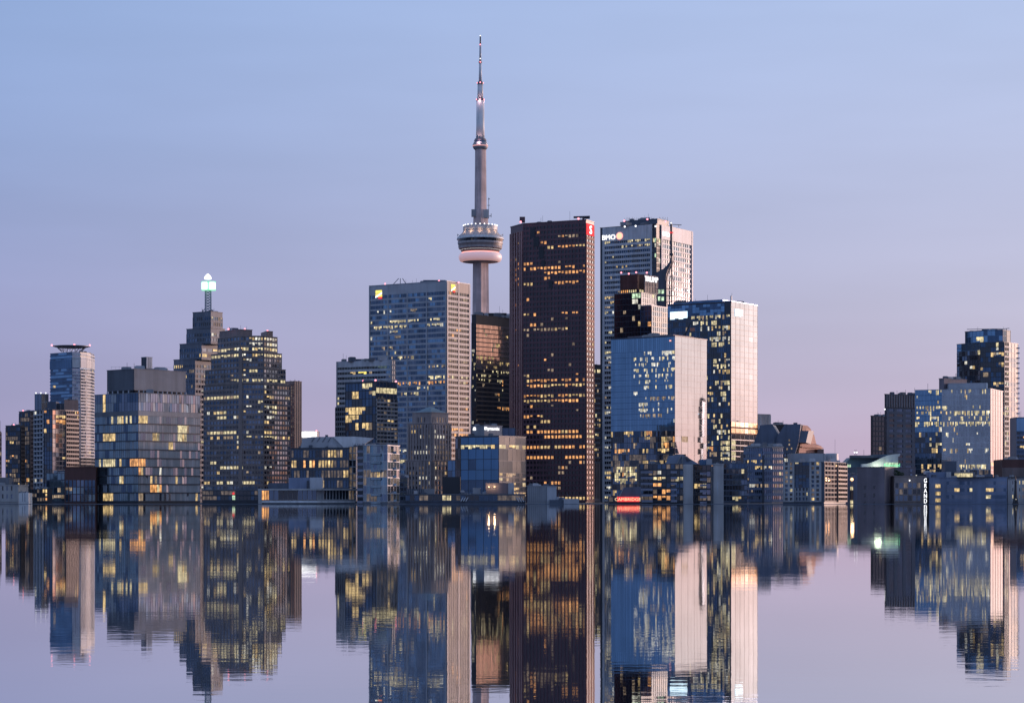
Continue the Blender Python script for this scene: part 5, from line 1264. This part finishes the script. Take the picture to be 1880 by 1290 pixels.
b = Building('brown_block', 'plain mauve-brown windowless block with a few narrow slots at the water', 'building', 1158, 1624)
k = b.block(corner(1574, 1624, 1642, 1158, 30), 857, m='mauve_plaster', parapet='mauve_plaster', ph=.2)
for x in (1586, 1603):
    for ya, yb in ((891, 897), (905, 912), (920, 923)):
        p, rz, D_ = k.at(0, x, ya, 0)
        MB().box(0, 1.15, -.06, .05, -(yb - ya) * D_ / F, 0).put('slot_window', 'dark_glass', b.e, (p.x - b.loc.x, p.y - b.loc.y, p.z - b.loc.z), rz)
k.fac(1, 870, 921, 51, 2, .02, .6, .2, 'mauve_plaster', 'taupe_stone', glass=('mauve_plaster',), p0=0, tilt=0)

b = Building('brick_block', 'taupe brick block with tall piers and large windows, behind the vertical sign', 'building', 1156, 1666)
k = b.block([PX(1642, 1160), PX(1701, 1156)], 873.5, m='taupe_stone', depth=20, parapet='taupe_stone', ph=.2)
k.fac(0, 886, 921, 13, 6, .22, .55, .3, 'taupe_stone', glass=('dark_glass', 'dim_room', 'slate_glass'), p0=.03, lm=('lit_dim',), t0=.0, t1=.84, indiv=True)
kk = b.block([PX(1641, 1172), PX(1681, 1170)], 858, 874, m='mauve_plaster', name='roof_house', depth=12, parapet='mauve_plaster', ph=.15)
for y in (861, 869): addbox(b, 'roof_window', 'slate_glass', 1671, 1675, y, y + 5, 1169.6, .4)
addbox(b, 'roof_unit', 'white_stone', 1698, 1707, 864, 870, 1175, 4)
beacon(b.e, 1670, 881.5, 1157, .4, 'glow_white', 'wall_light')
# roof garden shrubs
for sx_, r_ in ((1645, 2.2), (1651, 1.7), (1657, 1.3)):
    sb = thing('shrub', {1645: 'largest dark shrub on the taupe block roof, at its left corner', 1651: 'middle dark shrub of the three on the taupe block roof', 1657: 'smallest dark shrub on the taupe block roof, nearest the sign'}[sx_], 'shrub', (PX(sx_, 1162).x, 1162, Z(873, 1162)), 'shrubs on the roof of the taupe block')
    MB().bar((0, 0, -.2), (0, 0, r_ * .5), .12, 5).put('trunk', 'brick', sb)
    q = MB()
    for _ in range(90):
        a = rnd.uniform(0, 6.28); h_ = rnd.random(); rr = r_ * math.sin(math.pi * (.15 + .8 * h_)) * rnd.uniform(.5, 1) * .75
        c = Vector((rr * math.cos(a), rr * math.sin(a), r_ * 1.4 * h_)); e1 = Vector([rnd.uniform(-1, 1) for _ in range(3)]).normalized() * r_ * .2; e2 = e1.orthogonal().normalized() * r_ * .16
        q.add([c - e1, c + e2, c + e1, c - e2], [(0, 1, 2, 3)])
    q.put('crown', 'foliage', sb)
p = PX(1699, 1153); s = 1153 / F
t_ = thing('vertical_sign', 'tall narrow white lit vertical sign spelling a word down the corner of the taupe block', 'sign', (p.x, p.y, Z(901, 1153)))
MB().box(-2.5 * s, 2.5 * s, .3, .7, -24 * s, 24 * s).put('panel', 'dark_panel', t_)
for j, ch_ in enumerate('GRAND'):
    letters('letter', ch_, 'glow_white', 8.0 * s, .25, t_, (0, 0, (23.5 - 9.4 * j - 8.0) * s), 0, sx=.72)

b = Building('waterside_block', 'long low blue-grey block with ribbon windows at the right end of the quay', 'building', 1150, 1780)
k = b.block([PX(1706, 1156), PX(1849, 1148)], 876, m='blue_plaster', depth=22, parapet='blue_plaster', ph=.15)
LB = ('lit_warm', 'lit_cream', 'lit_white')
ll = [(904, 1811, 1830, .9, 'lit_warm'), (917, 1811, 1821, .9, 'lit_cream'), (904, 1752, 1760, .9, 'lit_warm'), (904, 1780, 1787, .9, 'lit_white'), (917, 1743, 1750, .5)]
k.fac(0, 883, 921, 13, 10, .5, .0, .2, 'blue_plaster', glass=('slate_glass', 'navy_glass'), p0=.0, lm=LB, t0=.225, t1=.555, lit=ll, indiv=True)
k.fac(0, 883, 921, 13, 8, .5, .0, .2, 'blue_plaster', glass=('slate_glass', 'navy_glass'), p0=.0, lm=LB, t0=.73, t1=.985, lit=ll, indiv=True)
for y in (888.5, 902, 914.5):
    addbox(b, 'lit_window', 'lit_warm', 1718, 1726.5, y, y + 6.5, 1154.7, .5)
addbox(b, 'stair_wall', 'blue_plaster', 1707, 1738, 866, 877, 1162, 10)
addbox(b, 'roof_house', 'slate_panel', 1735, 1756, 846, 877, 1172, 10); addbox(b, 'lit_clerestory', 'lit_cream', 1753, 1786, 868.5, 876, 1168, .6)
addbox(b, 'roof_house', 'mid_panel', 1752, 1790, 866, 877, 1169, 8); addbox(b, 'roof_unit', 'concrete', 1738, 1746, 866, 877, 1160, 4)
MB().box(PX(1752, 1158).x - b.loc.x, PX(1872, 1158).x - b.loc.x, -1, 2, Z(877, 1158) - b.loc.z, Z(875.4, 1158) - b.loc.z).put('roof_canopy', 'black_steel', b.e)
b, k = shed('waterside_block', 'pale grey low block behind the dark clock spire at the right frame edge', 'building', 1850, 1925, 879, 1150, 'concrete', 22, parapet='grey_panel')
k.fac(0, 882, 921, 12.5, 12, .5, 1.3, .2, 'concrete', glass=('dark_glass', 'slate_glass', 'dim_room'), p0=.08, lm=('lit_cream',), indiv=True)
sp_ = thing('clock_spire', 'slim dark ornamental spire on a round footed plinth before the pale right-edge block', 'monument', (PX(1864.5, 1142).x, 1142, GROUND))
s = 1142 / F
MB().lathe([(6 * s, 0), (6 * s, .4), (4.2 * s, .5), (4.0 * s, 2.2), (3.2 * s, 2.5), (2.8 * s, 5), (2.2 * s, 8), (2.0 * s, 11.5), (2.5 * s, 11.8), (1.4 * s, 12.4), (.35 * s, 14.8)], 12).put('shaft', 'black_steel', sp_)
for a in range(4):
    MB().bar((5 * s * math.cos(a * 1.57 + .78), 5 * s * math.sin(a * 1.57 + .78), .4), (3.4 * s * math.cos(a * 1.57 + .78), 3.4 * s * math.sin(a * 1.57 + .78), 3.2), .28, 5).put('buttress', 'dark_panel', sp_)
MB().bar((0, -3.2 * s, 2.2), (0, -3.3 * s, 2.7), .3, 8).put('lantern', 'lit_white', sp_)

# ================================================================== right cluster
b = Building('office_tower', 'plain near-black slab, leftmost of the right cluster', 'office building', 1800, 1606)
k = b.block(corner(1598.5, 1602, 1640, 1800, 60), 763, m='dark_panel', parapet='dark_panel', ph=.3)
k.fac(1, 765, 920, 9, 7, .3, .3, .3, 'dark_panel', glass=('dark_glass',), p0=.05, lm=('lit_warm', 'lit_dim'))
b = Building('office_tower', 'black ribbed office tower with a striped crown, left of the pale glass tower', 'office building', 1700, 1630)
k = b.block(corner(1624, 1627, 1692, 1700, 62), 723.5, m='dark_panel', parapet='dark_panel', ph=.3)
k.fac(1, 724.5, 747, 22.5, 14, .0, 1.1, .5, 'mid_panel', glass=('dark_glass',), p0=0)
k.fac(1, 750, 920, 9.4, 4, .5, 2.6, .5, 'slate_panel', glass=('dark_glass', 'navy_glass'), p0=.03, lm=('lit_warm',))
beacon(b.e, 1624.5, 751, 1699, .6, 'glow_white', 'wall_light')

b = Building('office_tower', 'pale blue glass office tower with lit floor rows and a narrow pink right side', 'office building', 1450, 1818)
k = b.block(corner(1680, 1818, 1841, 1450, 24), 713.5, m='slate_panel', parapet='pale_metal', ph=.3)
OG = ('lit_cream', 'lit_warm', 'lit_white', 'lit_dim')
rows = [(y, 1681, 1820, p_, 'lit_cream') for y, p_ in ((754, .62), (764, .25), (774, .68), (744, .1), (722, .22))] + [(764, 1681, 1730, .65, 'lit_cream'), (853, 1760, 1812, .9, 'lit_cream'), (815, 1712, 1726, .5), (823, 1712, 1726, .5), (795, 1735, 1800, .15), (855, 1690, 1730, .5, 'lit_warm')]
k.fac(0, 714, 792, 9.9, 18, .10, .12, .15, 'blue_metal', glass=('blue_glass',), p0=.03, lm=OG, t0=.0, t1=.36, lit=rows)
k.fac(0, 792, 920, 9.9, 13, .14, .14, .15, 'slate_panel', glass=('dark_glass', 'navy_glass', 'slate_glass'), p0=.10, lm=OG, t0=.0, t1=.36, lit=rows)
k.fac(0, 714, 862, 9.9, 36, .16, .12, .2, 'white_stone', glass=('pale_glass',), p0=.03, lm=OG, t0=.36, t1=1., lit=rows, tilt=.004)
k.fac(0, 862, 921, 9.9, 26, .14, .12, .2, 'grey_panel', glass=('slate_glass', 'dark_glass', 'pale_glass', 'dim_room'), p0=.05, lm=OG, t0=.36, t1=1., tilt=.01)
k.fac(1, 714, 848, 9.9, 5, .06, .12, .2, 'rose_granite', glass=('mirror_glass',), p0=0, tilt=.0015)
k.fac(1, 848, 921, 7.0, 3, .2, .2, .4, 'grey_panel', glass=('dark_glass', 'slate_glass'), p0=.12, lm=('lit_warm',))
b.block(corner(1724, 1733, 1775, 1478, 50), 694.5, 714, m='mauve_plaster', name='roof_plant', parapet='mauve_plaster', ph=.2)
kk = b.block([PX(1742, 1474), PX(1811, 1468)], 703, 714, m='pale_metal', name='roof_plant', depth=16, parapet='pale_metal', ph=.2)
kk.fac(0, 703.5, 713.5, 10, 16, 0, .15, .08, 'pale_metal', glass=('pale_metal',), p0=0, tilt=0)
addbox(b, 'end_fin', 'white_paint', 1811, 1813.5, 703, 714, 1467, 12)

b = Building('residential_tower', 'dark glass apartment tower with stepped blue crown and pink balcony side, tallest at right', 'apartment tower', 2050, 1843)
pts = [PX(1757, 2082), PX(1800, 2056), PX(1843, 2052), PX(1851, 2058), PX(1869, 2075)]
k = b.block(pts, 628, m='dark_panel', back=[PX(1862, 2120), PX(1765, 2120)], D=2052, parapet='slate_panel', ph=.3)
RT = ('lit_white', 'lit_cream', 'lit_dim', 'lit_warm')
k.fac(0, 628.5, 642, 14, 5, .05, .15, .2, 'blue_metal', glass=('blue_glass',), p0=0)
k.fac(0, 642, 920, 9.2, 9, .12, .2, .25, 'dark_panel', glass=('navy_glass', 'dark_glass', 'slate_glass'), p0=.10, lm=RT, tilt=.01)
k.fac(1, 628.5, 920, 9.2, 9, .12, .2, .25, 'dark_panel', glass=('navy_glass', 'dark_glass', 'dark_glass'), p0=.08, lm=RT, tilt=.01, lit=[(650, 1820, 1843, .8, 'lit_warm'), (703, 1826, 1843, .9, 'lit_warm'), (673, 1820, 1843, .5, 'lit_dim')])
k.fac(2, 628.5, 920, 9.2, 2, .35, .4, .8, 'grey_panel', glass=('dark_glass', 'dim_room'), p0=.4, lm=('lit_white', 'lit_cream'), bandname='balcony', half=.6)
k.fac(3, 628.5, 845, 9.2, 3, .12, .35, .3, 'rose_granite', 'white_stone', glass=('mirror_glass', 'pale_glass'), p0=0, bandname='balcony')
k.fac(3, 845, 920, 9.2, 3, .3, .35, .3, 'mid_panel', glass=('slate_glass',), p0=.1)
for j in range(24):
    y = 640 + j * 9.2
    balcony(b, 1866, 1871, y, 2076, 'white_stone', 'pale_glass', 2.2)
    balcony(b, 1756, 1760, y, 2080, 'white_stone', 'slate_glass', 2.2)
k = b.block([PX(1772, 2080), PX(1806, 2064), PX(1841, 2062), PX(1855, 2072)], 606.5, 629, m='slate_panel', back=[PX(1850, 2105), PX(1778, 2108)], D=2062, name='crown', parapet='slate_panel', ph=.4)
k.fac(0, 607, 628, 10.5, 5, .06, .2, .2, 'blue_metal', glass=('blue_glass',), p0=.05, lm=('lit_cream',), lit=[(625, 1785, 1800, .8, 'lit_cream')])
k.fac(1, 604.5, 628, 11, 5, .06, .2, .2, 'blue_metal', glass=('blue_glass', 'navy_glass'), p0=0)
k.fac(2, 605, 628, 11, 2, .06, .3, .2, 'rose_granite', glass=('navy_glass', 'pale_glass'), p0=0)
b.bars('crown_frame', 'slate_panel', [((PX(x0, d0).x, d0, Z(y0, d0)), (PX(x1, d1).x, d1, Z(y1, d1))) for x0, y0, d0, x1, y1, d1 in ((1838, 604, 2065, 1853, 602.5, 2072), (1848, 607, 2070, 1848, 602.5, 2070), (1775, 604.5, 2078, 1838, 603.5, 2065))], .3)

b = Building('residential_tower', 'blue banded apartment slab at the right frame edge, behind the mauve block', 'apartment tower', 1900, 1890)
k = b.block([PX(1866, 1902), PX(1920, 1900)], 766, m='slate_panel', depth=25, parapet='slate_panel', ph=.3)
k.fac(0, 767, 792, 25, 3, .05, .3, .2, 'blue_metal', glass=('blue_glass',), p0=0)
k.fac(0, 792, 920, 8.4, 9, .38, .3, .6, 'blue_plaster', glass=('dark_glass', 'navy_glass'), p0=.08, lm=('lit_amber', 'lit_warm'), bandname='balcony', lit=[(817, 1868, 1880, .8, 'lit_warm')])
b, k = shed('ribbed_block', 'mauve-red block with pale vertical ribs at the right, below the tallest right tower', 'building', 1840, 1930, 843, 1330, 'brick', 24)
b.e['label'] = 'mauve-red windowless block with pale ribs, right of the pale glass tower'
k.fac(0, 858, 921, 63, 22, 0, .5, .4, 'mauve_plaster', 'rose_granite', glass=('brick',), p0=0, tilt=0, t0=0, t1=.45)

for i_, b in enumerate(ALLB):
    if not b.blocks or b.e.name.startswith(('glass_prism', 'white_hall', 'stone_tower', 'hotel_block', 'gabled_hall', 'mall', 'brown_block', 'brick_block', 'pavilion', 'striped')): continue
    tallest = max((q for q in b.blocks if q.core.name.split('.')[0] != 'chimney'), key=lambda q: q.z1)
    big = 1.25 if tallest.z1 > 110 else .6 if tallest.z1 < 30 else .9
    clutter(b, tallest, 6, i_ + 5, 3, big)
    if b.blocks[0] is not tallest and b.blocks[0].z1 > 25: clutter(b, b.blocks[0], 4, i_ + 90, 1, big * .8)
finish()
print('objects', len(bpy.data.objects))
